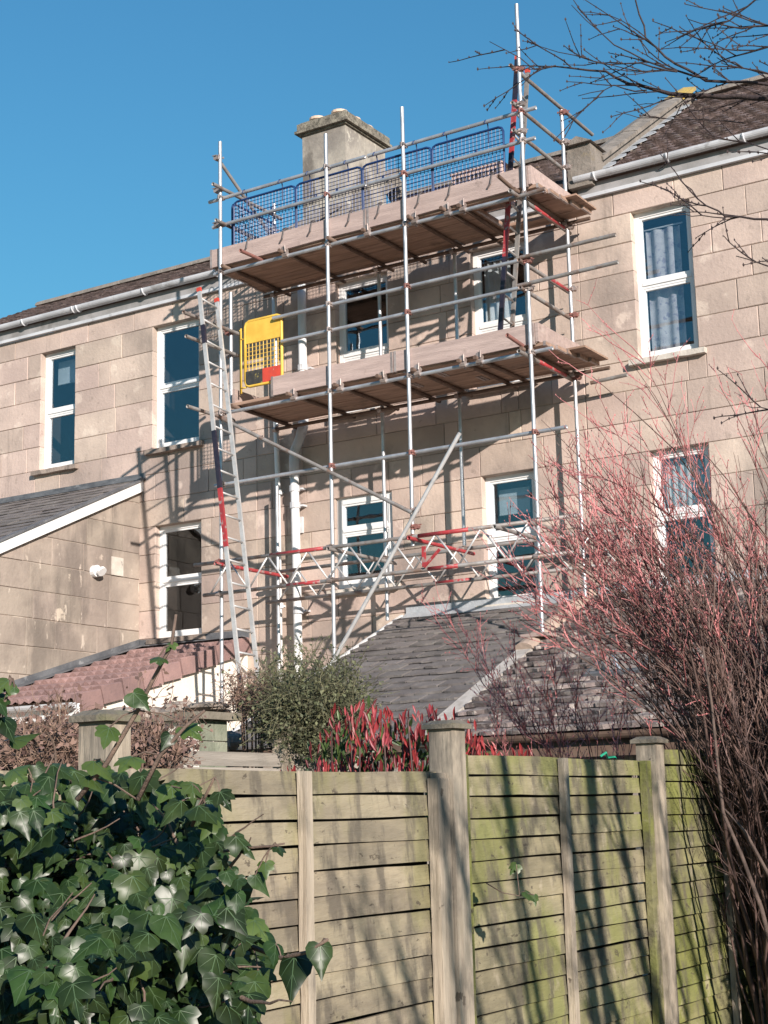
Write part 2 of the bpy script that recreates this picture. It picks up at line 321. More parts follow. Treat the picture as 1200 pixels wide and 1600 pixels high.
def window(house, x0, x1, z0, z1, zt, style='sash', gmat='glass', sillmat='sill', sill=True, frame_w=.062, recess=.10):
    """uPVC window: outer frame (the part), sub-parts pane, transom bar, sill; a closed dark room behind"""
    f = MB(); y0, y1 = recess, recess+.07; t = frame_w
    f.box((x0, y0, z0), (x0+t, y1, z1)); f.box((x1-t, y0, z0), (x1, y1, z1))
    f.box((x0+t, y0, z0), (x1-t, y1, z0+t*1.1)); f.box((x0+t, y0, z1-t), (x1-t, y1, z1))
    fr = part('window', f, M['upvc'], house)
    b = MB(); b.box((x0+t, y0+.006, zt-.045), (x1-t, y1-.004, zt+.045)); b.box((x0+t, y0-.008, zt-.012), (x1-t, y0+.006, zt+.028))
    part('transom', b, M['upvc'], fr)
    q = .028                                                 # sash beads round each pane
    for (a, c) in ((zt+.045, z1-t), (z0+t*1.1, zt-.045)):
        s = MB(); s.box((x0+t, y0+.012, a), (x0+t+q, y1-.01, c)); s.box((x1-t-q, y0+.012, a), (x1-t, y1-.01, c))
        s.box((x0+t+q, y0+.012, a), (x1-t-q, y1-.01, a+q)); s.box((x0+t+q, y0+.012, c-q), (x1-t-q, y1-.01, c))
        part('sash', s, M['upvc'], fr)
        p = MB(); p.box((x0+t+q-.004, y0+.034, a+q-.004), (x1-t-q+.004, y0+.040, c-q+.004))
        part('pane', p, M[gmat], fr)
    if sill:
        s = MB(); N_ = 9
        xs = [x0-.10 + (x1-x0+.20)*i/N_ for i in range(N_+1)]
        vs = []
        for i, x in enumerate(xs):
            e = U(-.006, .006)
            vs += [(x, -.085+e, z0-.085+U(-.004,.004)), (x, -.085+e, z0-.022+U(-.003,.003)), (x, y0+.02, z0-.002), (x, y0+.02, z0-.085)]
        fs = []
        for i in range(N_):
            for k in range(4): fs.append((i*4+k, i*4+(k+1) % 4, i*4+4+(k+1) % 4, i*4+4+k))
        fs += [(3,2,1,0), tuple(N_*4+k for k in range(4))]
        s.add(vs, fs); part('sill', s, M[sillmat], fr)
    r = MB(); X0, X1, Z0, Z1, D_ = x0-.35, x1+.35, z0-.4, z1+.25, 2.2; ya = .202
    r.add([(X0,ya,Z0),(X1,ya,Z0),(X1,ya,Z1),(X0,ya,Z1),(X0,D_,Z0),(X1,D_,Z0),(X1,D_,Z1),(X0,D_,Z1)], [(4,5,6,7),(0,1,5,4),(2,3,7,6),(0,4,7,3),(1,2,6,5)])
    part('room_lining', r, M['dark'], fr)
    return fr

def curtain(x0, x1, z0, z1, y, mat, label, folds=5, amp=.03, flare=0.):
    mb = MB(); n_ = int(folds*8); nz = 6; vs = []
    for k in range(nz+1):
        for i in range(n_+1):
            s = i/n_; tz = k/nz
            xx = x0 + (x1-x0)*s + flare*(1-tz)*s
            vs.append((xx, y + amp*math.sin(s*folds*2*math.pi)*(.7+.3*tz), z0+(z1-z0)*tz))
    w_ = n_+1
    mb.add(vs, [(k*w_+i, k*w_+i+1, (k+1)*w_+i+1, (k+1)*w_+i) for k in range(nz) for i in range(n_)])
    mb.add([(a, b+.006, c) for a, b, c in vs], [(k*w_+i, (k+1)*w_+i, (k+1)*w_+i+1, k*w_+i+1) for k in range(nz) for i in range(n_)])
    t = thing('curtain', ((x0+x1)/2, y, z0), label, 'curtain')
    part('curtain_cloth', mb, mat, t, smooth=True)
    rl = MB(); rl.tube([(x0-.04, y, z1+.02), (x1+.04, y, z1+.02)], .011, 6); part('curtain_rail', rl, M['upvc_old'], t)

def roof_tiles(house, x0, x1, slope, ymax, tw=.19, gauge=.205, mat='rooftile', ystart=-.12):
    """overlapping profiled tiles up a main roof slope as one built mass"""
    mb = MB(); ang = math.atan(slope); cs, sn = math.cos(ang), math.sin(ang)
    L_ = (ymax-ystart)/cs; rows = int(L_/gauge)+1; cols = int((x1-x0)/tw)+1
    for r_ in range(rows):
        s0 = r_*gauge; off = (r_ % 2)*tw*.5
        for c_ in range(cols+1):
            xa = x0+c_*tw-off+U(-.004,.004); xb = xa+tw-.012
            xa = max(xa, x0); xb = min(xb, x1)
            if xb-xa < .04: continue
            s1 = min(s0+gauge+.03, L_); th = .020+U(0, .012); lift = .004+U(0,.010)
            if s1-s0 < .03: continue
            def P(x, s, h): return (x, ystart + s*cs - h*sn, 9.3 + slope*ystart + s*sn + h*cs)
            xm = (xa+xb)/2; mb.tint = U(0, 1)
            vs = [P(xa, s0, 0), P(xb, s0, 0), P(xb, s0, th+lift), P(xm, s0, th+lift+.014), P(xa, s0, th+lift), P(xa, s1, .004), P(xm, s1, .016), P(xb, s1, .004)]
            mb.add(vs, [(0,1,2,3,4), (4,3,6,5), (3,2,7,6), (0,4,5), (1,7,2)])
    part('roof_tiles', mb, M[mat], house, kind='stuff')
def house_shell(house, x0, x1, slope, side_l, side_r, ridge=3.7):
    zr = 9.3+slope*ridge; z0 = 9.28
    r = MB()
    r.prism([(x0,-.05,9.26+slope*-.05),(x0,ridge,zr-.03),(x0,2*ridge+.1,9.22+slope*-.1),(x0,2*ridge+.1,9.16),(x0,ridge,zr-.11),(x0,-.05,9.253)], (x1-x0,0,0))
    part('roof', r, M['rust'], house)
    s = MB(); s.box((x0, .24, 0), (x0+.1, 2*ridge, 9.15)); s.box((x1-.1, .24, 0), (x1, 2*ridge, 9.15)); part('side_wall', s, M['stone'], house)
    s = MB(); s.box((x0+.1, 2*ridge-.2, 0), (x1-.1, 2*ridge-.002, 9.12)); part('rear_wall', s, M['stone'], house)
def eaves(house, x0, x1, brackets):
    """fascia board toned for gutter shade, paler lit strip below it, deep half-round gutter on brackets"""
    f = MB(); f.box((x0, -.045, 9.092), (x1, -.002, 9.25)); o_ = part('fascia', f, M['fasciagrey'], house); f = MB(); f.box((x0, -.06, 9.045), (x1, -.002, 9.0905)); part('lit_fascia_strip', f, M['gutter'], o_)  # dark board carries the gutter's shade, paler strip the lit lower edge
    g_ = MB(); n_ = 10; prof = []
    for k in range(n_+1):
        a = math.pi + math.pi*k/n_; prof.append((-.125+.066*math.cos(a), 9.30+.070*math.sin(a)))
    inn = [(y*1.0+( -.125-y)*.09, z+.006) for y, z in prof][::-1]
    pr = prof+inn
    g_.prism([(x0, y, z) for y, z in pr], (x1-x0, 0, 0))
    gt = part('gutter', g_, M['gutter'], house, smooth=False)
    for x in brackets:
        b = MB(); pts = [(x, -.125+.074*math.cos(math.pi+math.pi*k/8), 9.30+.078*math.sin(math.pi+math.pi*k/8)) for k in range(9)]
        b.tube(pts, .014, 5); part('gutter_bracket', b, M['gutter'], gt)
def pipe(house, pts, r, mat='upvc', collars=(), label=None):
    p = MB(); p.tube(pts, r, 12); pp = part('downpipe', p, M[mat], house, smooth=True, label=label)
    for z in collars:
        c = MB(); x, y = pts[-1][0], pts[-1][1]
        c.tube([(x, y, z-.035), (x, y, z+.035)], r*1.22, 12); c.box((x-.02, y, z-.012), (x+.02, -.001, z+.012)); part('pipe_collar', c, M[mat], pp)
    return pp

# ---- the three terraced houses
HL = thing('terraced_house', (-16.6, 0, 0), 'left stone terraced house with two tall upper windows and a long grey gutter', 'house')
WL = [(-16.75,-16.04,6.90,8.75), (-14.50,-13.64,6.90,8.75), (-14.44,-13.60,4.15,5.76)]
facade(HL, -20.6, -12.62, WL, -18.2, -12.62, M['stone'], M['mortar'])
window(HL, -16.75,-16.04,6.90,8.75, 7.80); window(HL, -14.50,-13.64,6.90,8.75, 7.82)
window(HL, -14.44,-13.60,4.15,5.76, 4.955, gmat='glassdark')
house_shell(HL, -20.6, -12.622, .52, 1, 0); roof_tiles(HL, -20.6, -12.75, .52, 3.7)
eaves(HL, -20.6, -12.66, [-18.2,-17.0,-15.95,-15.86,-14.55,-13.2])
HM = thing('terraced_house', (-10.1, 0, 0), 'middle stone terraced house standing behind the scaffold, with chimney', 'house')
WM = [(-11.27,-10.43,6.90,8.75), (-9.17,-8.36,6.90,8.75), (-11.33,-10.44,4.55,5.76), (-9.11,-8.38,4.15,5.76)]
facade(HM, -12.618, -7.64, WM, -12.62, -7.6, M['stone'], M['mortar'])
window(HM, -11.27,-10.43,6.90,8.75, 7.72); window(HM, -9.17,-8.36,6.90,8.75, 7.72)
window(HM, -11.33,-10.44,4.55,5.76, 5.31, sillmat='sill_pale', recess=.05, frame_w=.085); window(HM, -9.11,-8.38,4.15,5.76, 5.0, sillmat='sill_pale')
house_shell(HM, -12.615, -7.645, .58, 0, 0); roof_tiles(HM, -12.45, -7.64, .58, 3.7)
eaves(HM, -12.5, -7.9, [-12,-10.8,-9.6,-8.4])
HR = thing('terraced_house', (-5, 0, 0), 'right stone terraced house with a curtained upper window and lichened roof', 'house')
WR = [(-6.92,-6.17,6.90,8.75), (-6.86,-6.13,4.15,5.76), (-4.1,-3.3,6.90,8.75), (-4.1,-3.3,4.15,5.76)]
facade(HR, -7.636, -1.2, WR, -7.64, -4.3, M['stone'], M['mortar'])
window(HR, -6.92,-6.17,6.90,8.75, 7.83, sillmat='sill_pale'); window(HR, -6.86,-6.13,4.15,5.76, 5.0, sillmat='sill_pale')
window(HR, -4.1,-3.3,6.90,8.75, 7.83); window(HR, -4.1,-3.3,4.15,5.76, 5.0)
house_shell(HR, -7.64, -1.2, .667, 0, 1); roof_tiles(HR, -7.28, -1.2, .667, 3.7)
eaves(HR, -7.58, -1.2, [-7.3,-6.35,-5.4,-4.4])

# parapets (raised party walls) with coping slabs
def parapet(house, X, w_, slope, kneeler=True, gold=False):
    ang = math.atan(slope); cs, sn = math.cos(ang), math.sin(ang)
    b = MB(); b.prism([(X-w_/2, -.02, 9.06), (X-w_/2, 3.72, 9.25+slope*3.7), (X-w_/2, 3.72, 9.3+slope*3.7+.16), (X-w_/2, .18, 9.3+.16+slope*.18), (X-w_/2, -.02, 9.3+.16+slope*.18)], (w_, 0, 0))
    b.prism([(X-w_/2, 3.722, 9.25+slope*3.7), (X-w_/2, 7.3, 9.25), (X-w_/2, 7.3, 9.45), (X-w_/2, 3.722, 9.3+slope*3.7+.16)], (w_, 0, 0))
    pw = part('parapet', b, M['lichen'], house)
    if kneeler:
        k = MB(); k.box((X-w_/2-.03, -.14, 9.18), (X+w_/2+.03, .22, 9.72)); k.prism([(X-w_/2-.07, -.20, 9.723), (X+w_/2+.07, -.20, 9.723), (X, -.20, 9.82)], (0, .46, 0)); part('kneeler_stone', k, M['lichen'], house)
    n_ = 6; L_ = 3.55/cs/n_
    for i in range(n_):
        c = MB(); s0, s1 = i*L_+.006, (i+1)*L_-.006
        P = lambda x, s, h: (x, .20+s*cs-h*sn, 9.3+.165+slope*.20+s*sn+h*cs)
        wv = w_/2+.05; e = U(-.006, .006)
        vs = [P(X-wv,s0,0),P(X+wv,s0,0),P(X+wv,s0,.05+e),P(X,s0,.085+e),P(X-wv,s0,.05+e), P(X-wv,s1,0),P(X+wv,s1,0),P(X+wv,s1,.05+e),P(X,s1,.085+e),P(X-wv,s1,.05+e)]
        c.add(vs, [(0,1,2,3,4), (9,8,7,6,5), (4,3,8,9), (3,2,7,8), (1,6,7,2), (0,4,9,5), (0,5,6,1)])
        part('coping_slab', c, M['coping_gold'] if (gold and i == n_-1) else M['lichen'], house)
parapet(HR, -7.50, .26, .667, True, True)
parapet(HM, -12.62, .28, .667, False)
for i in range(9):                                            # scalloped pale lead soakers up the parapet
    l = MB(); cs, sn = math.cos(math.atan(.667)), math.sin(math.atan(.667)); s0 = .25+i*.42
    P = lambda x, s, h: (x, s*cs-h*sn, 9.3+s*sn+h*cs)
    pts = [(-7.37, s0), (-7.27+U(-.02,.02), s0+.04), (-7.20+U(-.02,.02), s0+.16), (-7.25, s0+.30), (-7.37, s0+.38)]
    l.add([P(x, s, .052) for x, s in pts]+[P(x, s, .045) for x, s in pts], [(0,1,2,3,4), (9,8,7,6,5)]+[(k, (k+1) % 5, 5+(k+1) % 5, 5+k) for k in range(5)])
    part('lead_soaker', l, M['leadpale'], HR)
# ridge tiles
for H, x0, x1, zr in ((HR, -7.3, -1.3, 9.3+.667*3.7), (HM, -12.4, -7.7, 9.3+.58*3.7), (HL, -20.5, -12.8, 9.3+.52*3.7)):
    x = x0
    while x < x1-.1:
        r_ = MB(); L_ = .42; n_ = 6; hw = .14
        pr = [(x, 3.7+hw*math.cos(math.pi*k/n_), zr+.0+.11*math.sin(math.pi*k/n_)) for k in range(n_+1)]
        r_.prism(pr, (min(L_-.01, x1-x), 0, 0)); part('ridge_tile', r_, M['lichen'], H); x += L_
# chimney
ch = MB(); ch.box((-13.17, 2.0, 10.2), (-12.36, 3.15, 12.12)); CH = part('chimney', ch, M['chimney'], HM)
c = MB()
for i, (o_, z0, z1) in enumerate(((.035, 12.122, 12.15), (.09, 12.152, 12.195), (.06, 12.197, 12.315), (.02, 12.317, 12.345))): c.box((-13.17-o_, 2.0-o_, z0), (-12.36+o_, 3.15+o_, z1))
part('chimney_cap', c, M['chimneycap'], CH)
for x, y in ((-13.02,2.22),(-12.6,2.22),(-13.02,2.58),(-12.6,2.58),(-13.02,2.94),(-12.6,2.94)):
    p = MB(); h = .085+U(-.02,.02); pr = .12; z = 12.345
    p.tube([(x,y,z),(x,y,z+h),(x,y,z+h+.005),(x,y,z+h+.045)], [pr, pr*.93, pr*1.13, pr*1.13], 14, cap=False)
    p.tube([(x,y,z+h+.045),(x,y,z+.01)], [pr*.93, pr*.85], 14, cap=False)
    p.add([(x+pr*k*math.cos(2*math.pi*i/14), y+pr*k*math.sin(2*math.pi*i/14), z+h+.045) for k in (1.13,.93) for i in range(14)], [(i,(i+1)%14,14+(i+1)%14,14+i) for i in range(14)])
    part('chimney_pot', p, M['pot'], CH)
# small stone stack behind the middle roof, seen between the guards and the chimney
# downpipes, vent
pipe(HM, [(-12.22,-.09,9.2), (-12.22,-.09,6.9), (-12.20,-.09,6.2), (-12.18,-.09,0.0)], .036, 'upvc', [8.3, 5.95, 4.4], 'thin white rainwater pipe')
sp = MB(); sp.tube([(-11.72,-.14,8.95),(-11.72,-.14,6.98),(-11.72,-.14,6.86)], .058, 12)
pp = part('soil_pipe', sp, M['upvc'], HM, smooth=True)
e = MB(); e.tube([(-11.72,-.14,6.90),(-11.73,-.14,6.78),(-11.80,-.14,6.60),(-11.87,-.14,6.48),(-11.885,-.14,6.36),(-11.885,-.14,6.1)], [.07,.07,.066,.066,.07,.07], 12); part('pipe_bend', e, M['gutter'], pp, smooth=True)
e = MB(); e.tube([(-11.885,-.14,6.12),(-11.87,-.14,5.0),(-11.83,-.14,0)], .058, 12); part('lower_pipe', e, M['upvc'], pp, smooth=True)
for x, z in ((-11.72,7.6),(-11.885,5.95),(-11.88,5.72),(-11.85,4.3)):
    e = MB(); e.tube([(x,-.14,z-.04),(x,-.14,z+.04)], .072, 12); e.box((x-.1,-.10,z-.012),(x+.1,-.001,z+.012)); part('pipe_collar', e, M['gutter'], pp)
e = MB(); e.tube([(-11.72,-.14,8.80),(-11.60,-.13,8.92),(-11.35,-.12,8.97)], .055, 10); part('branch_pipe', e, M['gutter'], pp, smooth=True)
v = MB(); v.box((-12.02,-.035,5.36),(-11.84,-.001,5.58)); v.tube([(-11.93,-.05,5.47),(-11.93,-.034,5.47)], .055, 12); VT = part('extractor_vent', v, M['upvc_old'], HM)
v = MB(); v.tube([(-11.93,-.056,5.47),(-11.93,-.051,5.47)], .042, 12); part('vent_hole', v, M['dark'], VT)

curtain(-6.84,-6.40,6.98,8.55,.245, M['curtain'], 'pale chequered curtain hanging inside the upper window of the right house', 2.5, .028)
curtain(-9.09,-8.72,6.98,8.62,.245, M['curtain_white'], 'white curtain drawn to one side behind the ladder in the upper window', 4, .03, .12)
curtain(-6.82,-6.2,5.1,5.66,.245, M['curtain_white'], 'white net curtain in the lower right window behind the red twigs', 7, .02)
b = MB(); b.box((-16.68,.30,8.30),(-16.1,.312,8.66)); b.tube([(-16.68,.306,8.30),(-16.1,.306,8.30)], .012, 6); tag(obj('roller_blind', b.mesh('roller_blind', M['blind'])), 'pale blue roller blind part lowered inside the leftmost upper window', 'blind')
b = MB(); b.box((-9.03,.30,5.30),(-8.6,.31,5.62)); b.tube([(-9.03,.305,5.30),(-8.6,.305,5.30)], .012, 6); tag(obj('roller_blind', b.mesh('roller_blind', M['blind'])), 'pale roller blind part lowered in the lower window above the slate roof', 'blind')
b = MB(); b.tube([(-14.02,.75,4.6),(-14.02,.75,4.74)], [.09,.05], 12); b.tube([(-14.02,.75,4.74),(-14.02,.75,5.5)], .006, 5); tag(obj('pendant_lamp', b.mesh('pendant_lamp', M['alu'])), 'small metal pendant lamp hanging inside the dark lower left window', 'lamp')

# ---------------------------------------------------------------- left rear wing (side wall faces +X, roof falls towards the lane)
WG = thing('rear_wing', (-16.8, -2.5, 0), 'weathered stone rear wing on the left with slate lean-to roof and white bargeboard', 'house extension')
wz = lambda y: 6.36 + .459*y                                  # underside line of the verge
cz = [6.50 - .372*i for i in range(14)]
rest = MB(); back = MB()
for ci in range(len(cz)-1):
    z1, z0 = cz[ci], cz[ci+1]
    if z0 < 2.6: z0 = cz[ci+1]
    y = -6.0 + U(0, .3)
    if True:
        x = -6.0; 
        while x < -1e-6:
            L_ = U(.42, .82)
            if -(x+L_) < .2: L_ = -x
            x2 = x+L_
            t0, t1 = min(z1, wz(x)), min(z1, wz(x2))
            if min(t0, t1) < z0+.03:
                if t1 > z0+.06:                                 # triangle end: start the block where the slope crosses
                    x = x + (z0+.05 - t0)/max(t1-t0, 1e-3)*(x2-x) if t0 < z0+.05 else x; t0 = min(z1, wz(x))
                else: x = x2; continue
            G = .0045; vis = x > -3.7 and z0 > 2.5; mb = MB() if vis else rest
            block_geo(mb, x+G, x2-G, z0+G, (t0-G, t1-G), -14.73, .16, 'y', proud=U(-.002,.006), ch=U(.004,.009))
            if vis: part('stone_block', mb, M['stone_dirty'], WG)
            x = x2
part('far_masonry', rest, M['stone_dirty'], WG, kind='stuff')
back.prism([(-14.742, -6, 0), (-14.742, -.004, 0), (-14.742, -.004, 6.36), (-14.742, -6, wz(-6)-.0)], (-.2, 0, 0)); part('wall', back, M['mortar'], WG)
back = MB(); back.box((-20, -6, 0), (-14.95, -5.8, wz(-6)-.06)); back.box((-20, -5.8, 0), (-19.8, -.01, wz(-6)-.06)); part('front_wall', back, M['stone_dirty'], WG)
b = MB(); b.prism([(-14.66, -6.2, wz(-6.2)-.05), (-14.66, -.01, wz(0)-.06), (-14.66, -.01, wz(0)+.10), (-14.66, -6.2, wz(-6.2)+.10)], (-.062, 0, 0)); part('bargeboard', b, M['upvc'], WG)
b = MB(); b.prism([(-14.63, -6.25, wz(-6.25)+.105), (-14.63, -.01, wz(0)+.105), (-14.63, -.01, wz(0)+.135), (-14.63, -6.25, wz(-6.25)+.135)], (-.12, 0, 0)); part('verge_trim', b, M['lead'], WG)
b = MB(); b.prism([(-14.75, -6.2, wz(-6.2)+.03), (-14.75, -.01, wz(0)+.03), (-14.75, -.01, wz(0)+.10), (-14.75, -6.2, wz(-6.2)+.10)], (-5.2, 0, 0)); part('roof_deck', b, M['rust'], WG)
def slate_roof(parent, x0, x1, zf, ymin, tw, gauge, mat, name='slate', ystart=0., lift=.0, rag=.0, th=.009, gap=.006, vis=lambda x, y: True, stuff=None):
    """individual slates on a lean-to falling towards -Y; zf(y) = roof plane"""
    sl = zf(0)-zf(-1); ang = math.atan(sl); cs, sn = math.cos(ang), math.sin(ang); L_ = -(ymin-ystart)/cs; rows = int(L_/gauge+.5)
    variants = []
    for k in range(8):
        mb = MB(); w_ = tw-gap-U(0,.006); h = gauge*1.55; t = th*(1+U(-.2,.6)); d = [U(-rag, rag) for _ in range(4)]
        # local: x across, s up the slope, n normal; lower edge at s=0
        lo_ = [(-w_/2, d[0]), (-w_/6, d[1]), (w_/6, d[2]), (w_/2, d[3])]
        vs = [(x, s, 0) for x, s in lo_] + [(w_/2, h, 0), (-w_/2, h, 0)]
        vs += [(x, s, t+U(0,rag*.15)) for x, s in lo_] + [(w_/2, h, t), (-w_/2, h, t)]
        mb.add(vs, [(5,4,3,2,1,0), (6,7,8,9,10,11)]+[(k_, (k_+1) % 6, 6+(k_+1) % 6, 6+k_) for k_ in range(6)])
        variants.append(mb.mesh(name, mat))
    tilt = math.atan((th*1.6)/gauge)
    for r_ in range(rows):
        s0 = L_-(rows-r_)*gauge                                # distance down from the top
        y = ystart - (s0+gauge)*cs; off = (r_ % 2)*tw*.5
        nx = int((x1-x0)/tw)+1
        for c_ in range(nx+1):
            xc = x0 + c_*tw + tw/2 - off + U(-.004,.004); hw = tw/2
            sx = 1.
            if xc-hw < x0: sx = (xc+hw-x0)/tw; xc = (xc+hw+x0)/2
            if xc+hw > x1: sx = (x1-(xc-hw))/tw; xc = (x1+xc-hw)/2
            if sx < .2: continue
            me = rnd.choice(variants)
            nrm = Vector((0, -sn, cs)); p = Vector((xc, y, zf(y))) + nrm*(th*1.3+.006+lift)
            o = inst(name, me, parent, p, (ang - tilt + U(-.02,.02), U(-.02,.02), U(-.02,.02)), (sx, 1, 1))
            if stuff is not None and not vis(xc, y): stuff.append(o)
def lean_shell(parent, x0, x1, zf, ymin, wallmat, t=.18):
    s = MB()
    s.prism([(x0, ymin, 0), (x0, -.004, 0), (x0, -.004, zf(0)-.1), (x0, ymin, zf(ymin)-.1)], (t, 0, 0)); s.prism([(x1-t, ymin, 0), (x1-t, -.004, 0), (x1-t, -.004, zf(0)-.1), (x1-t, ymin, zf(ymin)-.1)], (t, 0, 0))
    s.box((x0+t+.002, ymin, 0), (x1-t-.002, ymin+t, zf(ymin)-.08)); part('wall', s, wallmat, parent)
    s = MB(); s.prism([(x0, ymin-.12, zf(ymin-.12)-.09), (x0, -.003, zf(0)-.09), (x0, -.003, zf(0)), (x0, ymin-.12, zf(ymin-.12))], (x1-x0, 0, 0)); part('roof_deck', s, M['rust'], parent)
slate_roof(WG, -18.7, -14.76, lambda y: 6.47+.459*y, -3.4, .36, .24, M['slate'])
b = MB(); b.box((-19.9, -.03, 6.47), (-14.62, -.003, 6.56)); b.box((-19.9, -.10, 6.46), (-14.64, -.0302, 6.50)); part('flashing', b, M['lead'], WG)
v = MB(); v.tube([(-14.73,-.95,5.025),(-14.66,-.95,5.025)], .085, 14); v.tube([(-14.66,-.95,5.025),(-14.60,-.95,5.025)], .05, 12); v.tube([(-14.60,-.95,5.025),(-14.57,-.95,5.0)], .07, 12); part('flue_vent', v, M['upvc'], WG, smooth=False)
b = MB(); b.box((-14.735, -.60, 5.02), (-14.716, -.36, 5.28)); part('pale_repair_stone', b, M['sill_pale'], WG)

# ---------------------------------------------------------------- pantiled lean-to with cream wall
PT = thing('tiled_lean_to', (-13.7, -1.6, 0), 'low lean-to with rosy interlocking roof tiles and a cream rendered side wall', 'house extension')
pz = lambda y: 3.99 + .292*y
s = MB(); s.prism([(-12.80, -3.15, 0), (-12.80, -.004, 0), (-12.80, -.004, pz(0)-.04), (-12.80, -3.15, pz(-3.15)-.04)], (-.2, 0, 0)); s.box((-14.72, -3.15, 0), (-13.003, -2.97, pz(-3.15)-.08)); part('wall', s, M['render'], PT)
s = MB(); s.prism([(-12.82, -3.2, pz(-3.2)-.05), (-12.82, -.003, pz(0)-.05), (-12.82, -.003, pz(0)-.005), (-12.82, -3.2, pz(-3.2)-.005)], (-1.90, 0, 0)); part('roof_deck', s, M['rust'], PT)
ang = math.atan(.292); cs, sn = math.cos(ang), math.sin(ang)
tv = []
for k in range(3):                                            # interlocking tile: two rolls, lower edge thick
    mb = MB(); w_ = .298; L_ = .40; prof = [(0,.004),(.03,.030),(.075,.056),(.12,.036),(.15,.004),(.18,.036),(.225,.056),(.27,.036),(.298,.004)]
    j = U(-.004,.004); n_ = len(prof)
    vs = [(x-.149, 0, z+.022+j) for x, z in prof] + [(x-.149, L_, z+.0) for x, z in prof] + [(x-.149, 0, max(z-.028,-.004)+.0) for x, z in prof]
    mb.add(vs, [(i, i+1, n_+i+1, n_+i) for i in range(n_-1)] + [(2*n_+i, 2*n_+i+1, i+1, i) for i in range(n_-1)] + [(0, n_, 2*n_), (n_-1, 3*n_-1, 2*n_-1)])
    tv.append(mb.mesh('roof_tile', M['pantile'], False))
rows = 9; gau = 3.26/cs/rows
for r_ in range(rows):
    for c_ in range(6):
        y = -.03 - (r_+1)*gau*cs; p = Vector((-12.97-.30*c_-.0, y, pz(y)+.012))
        inst('roof_tile', rnd.choice(tv), PT, p, (ang-.085+U(-.012,.012), 0, U(-.01,.01)))
    y = -.03-(r_+1)*gau*cs                                     # verge tile: a box lip lapping over the wall
    mb = MB(); P = lambda x, s_, h: (x, y+s_*cs-h*sn, pz(y)+s_*sn+h*cs); th = .065; g0 = .012
    e_ = U(-.006,.006); th = .088; a = [P(-12.80+e_, 0, -.135), P(-12.728+e_, 0, -.135), P(-12.728+e_, 0, th-.006), P(-12.745+e_, 0, th+.006), P(-12.86, 0, th-.01), P(-12.86, 0, .02)]
    b_ = [P(-12.80, gau-.012, -.160), P(-12.738, gau-.012, -.160), P(-12.738, gau-.012, th-.045), P(-12.755, gau-.012, th-.035), P(-12.86, gau-.012, th-.05), P(-12.86, gau-.012, 0)]
    mb.add(a+b_, [(5,4,3,2,1,0), (6,7,8,9,10,11)]+[(k, (k+1) % 6, 6+(k+1) % 6, 6+k) for k in range(6)])
    part('verge_tile', mb, M['pantile'], PT)
b = MB()
b.prism([(-14.728, -3.4, pz(-3.4)+.03), (-14.728, 0, pz(0)+.05), (-14.728, 0, pz(0)+.17), (-14.728, -3.4, pz(-3.4)+.15)], (.02, 0, 0))
b.prism([(-14.70, -3.4, pz(-3.4)+.062), (-14.70, -.02, pz(0)+.08), (-14.70, -.02, pz(0)+.09), (-14.70, -3.4, pz(-3.4)+.072)], (.14, 0, 0)); part('flashing', b, M['lead'], PT)
b = MB(); b.box((-14.70, -.03, pz(0)+.03), (-12.76, -.008, pz(0)+.15)); b.box((-14.70, -.12, pz(0)+.045), (-12.80, -.031, pz(0)+.06)); part('top_flashing', b, M['lead'], PT)
b = MB(); b.box((-16.6, -3.36, pz(-3.3)-.22), (-12.74, -3.30, pz(-3.3)-.03)); part('fascia', b, M['upvc'], PT)
b = MB(); pr = [(-3.44+.06*math.cos(math.pi+math.pi*k/8), pz(-3.3)-.03+.065*math.sin(math.pi+math.pi*k/8)) for k in range(9)]
b.prism([(-16.6, y, z) for y, z in pr], (3.9, 0, 0)); part('gutter', b, M['gutter'], PT)
b = MB(); b.box((-16.4, -3.30, 1.6), (-14.75, -3.2, 2.55)); fr = part('window', b, M['upvc'], PT)
b = MB(); b.box((-16.3, -3.31, 1.7), (-15.6, -3.302, 2.45)); b.box((-15.5, -3.31, 1.7), (-14.85, -3.302, 2.45)); part('pane', b, M['glass'], fr)

# ---------------------------------------------------------------- slate lean-to (middle) and lichened tile lean-to (right)
lz = lambda y: 4.09 + .446*y
LM = thing('slate_lean_to', (-9, -2, 0), 'lean-to extension with smooth grey slates and a white left verge under the scaffold', 'house extension')
lean_shell(LM, -10.30, -7.80, lz, -3.85, M['stone_dirty'])
slate_roof(LM, -10.30, -7.82, lz, -4.0, .335, .215, M['slate'], ystart=-.03, rag=.020, th=.015, gap=.012)
b = MB(); b.prism([(-10.31, -4.0, lz(-4.0)-.09), (-10.31, -.01, lz(0)-.09), (-10.31, -.01, lz(0)+.035), (-10.31, -4.0, lz(-4.0)+.035)], (-.045, 0, 0)); part('white_verge', b, M['upvc'], LM)
b = MB(); b.box((-10.25, -.035, lz(0)+.02), (-7.75, -.009, lz(0)+.12)); b.prism([(-10.25, -.16, lz(-.16)+.035), (-10.25, -.036, lz(-.036)+.05), (-10.25, -.036, lz(-.036)+.06), (-10.25, -.16, lz(-.16)+.045)], (2.5, 0, 0)); part('flashing', b, M['leadpale'], LM)
LR = thing('tiled_rear_extension', (-5.5, -2, 0), 'right lean-to extension roofed with rough lichened stone tiles', 'house extension')
lean_shell(LR, -7.60, -2.5, lz, -3.85, M['stone_dirty'])
rr = []
slate_roof(LR, -7.60, -2.5, lz, -4.0, .27, .19, M['mosstile'], name='stone_tile', ystart=-.03, rag=.034, th=.026, gap=.012, vis=lambda x, y: x < -4.6, stuff=rr)
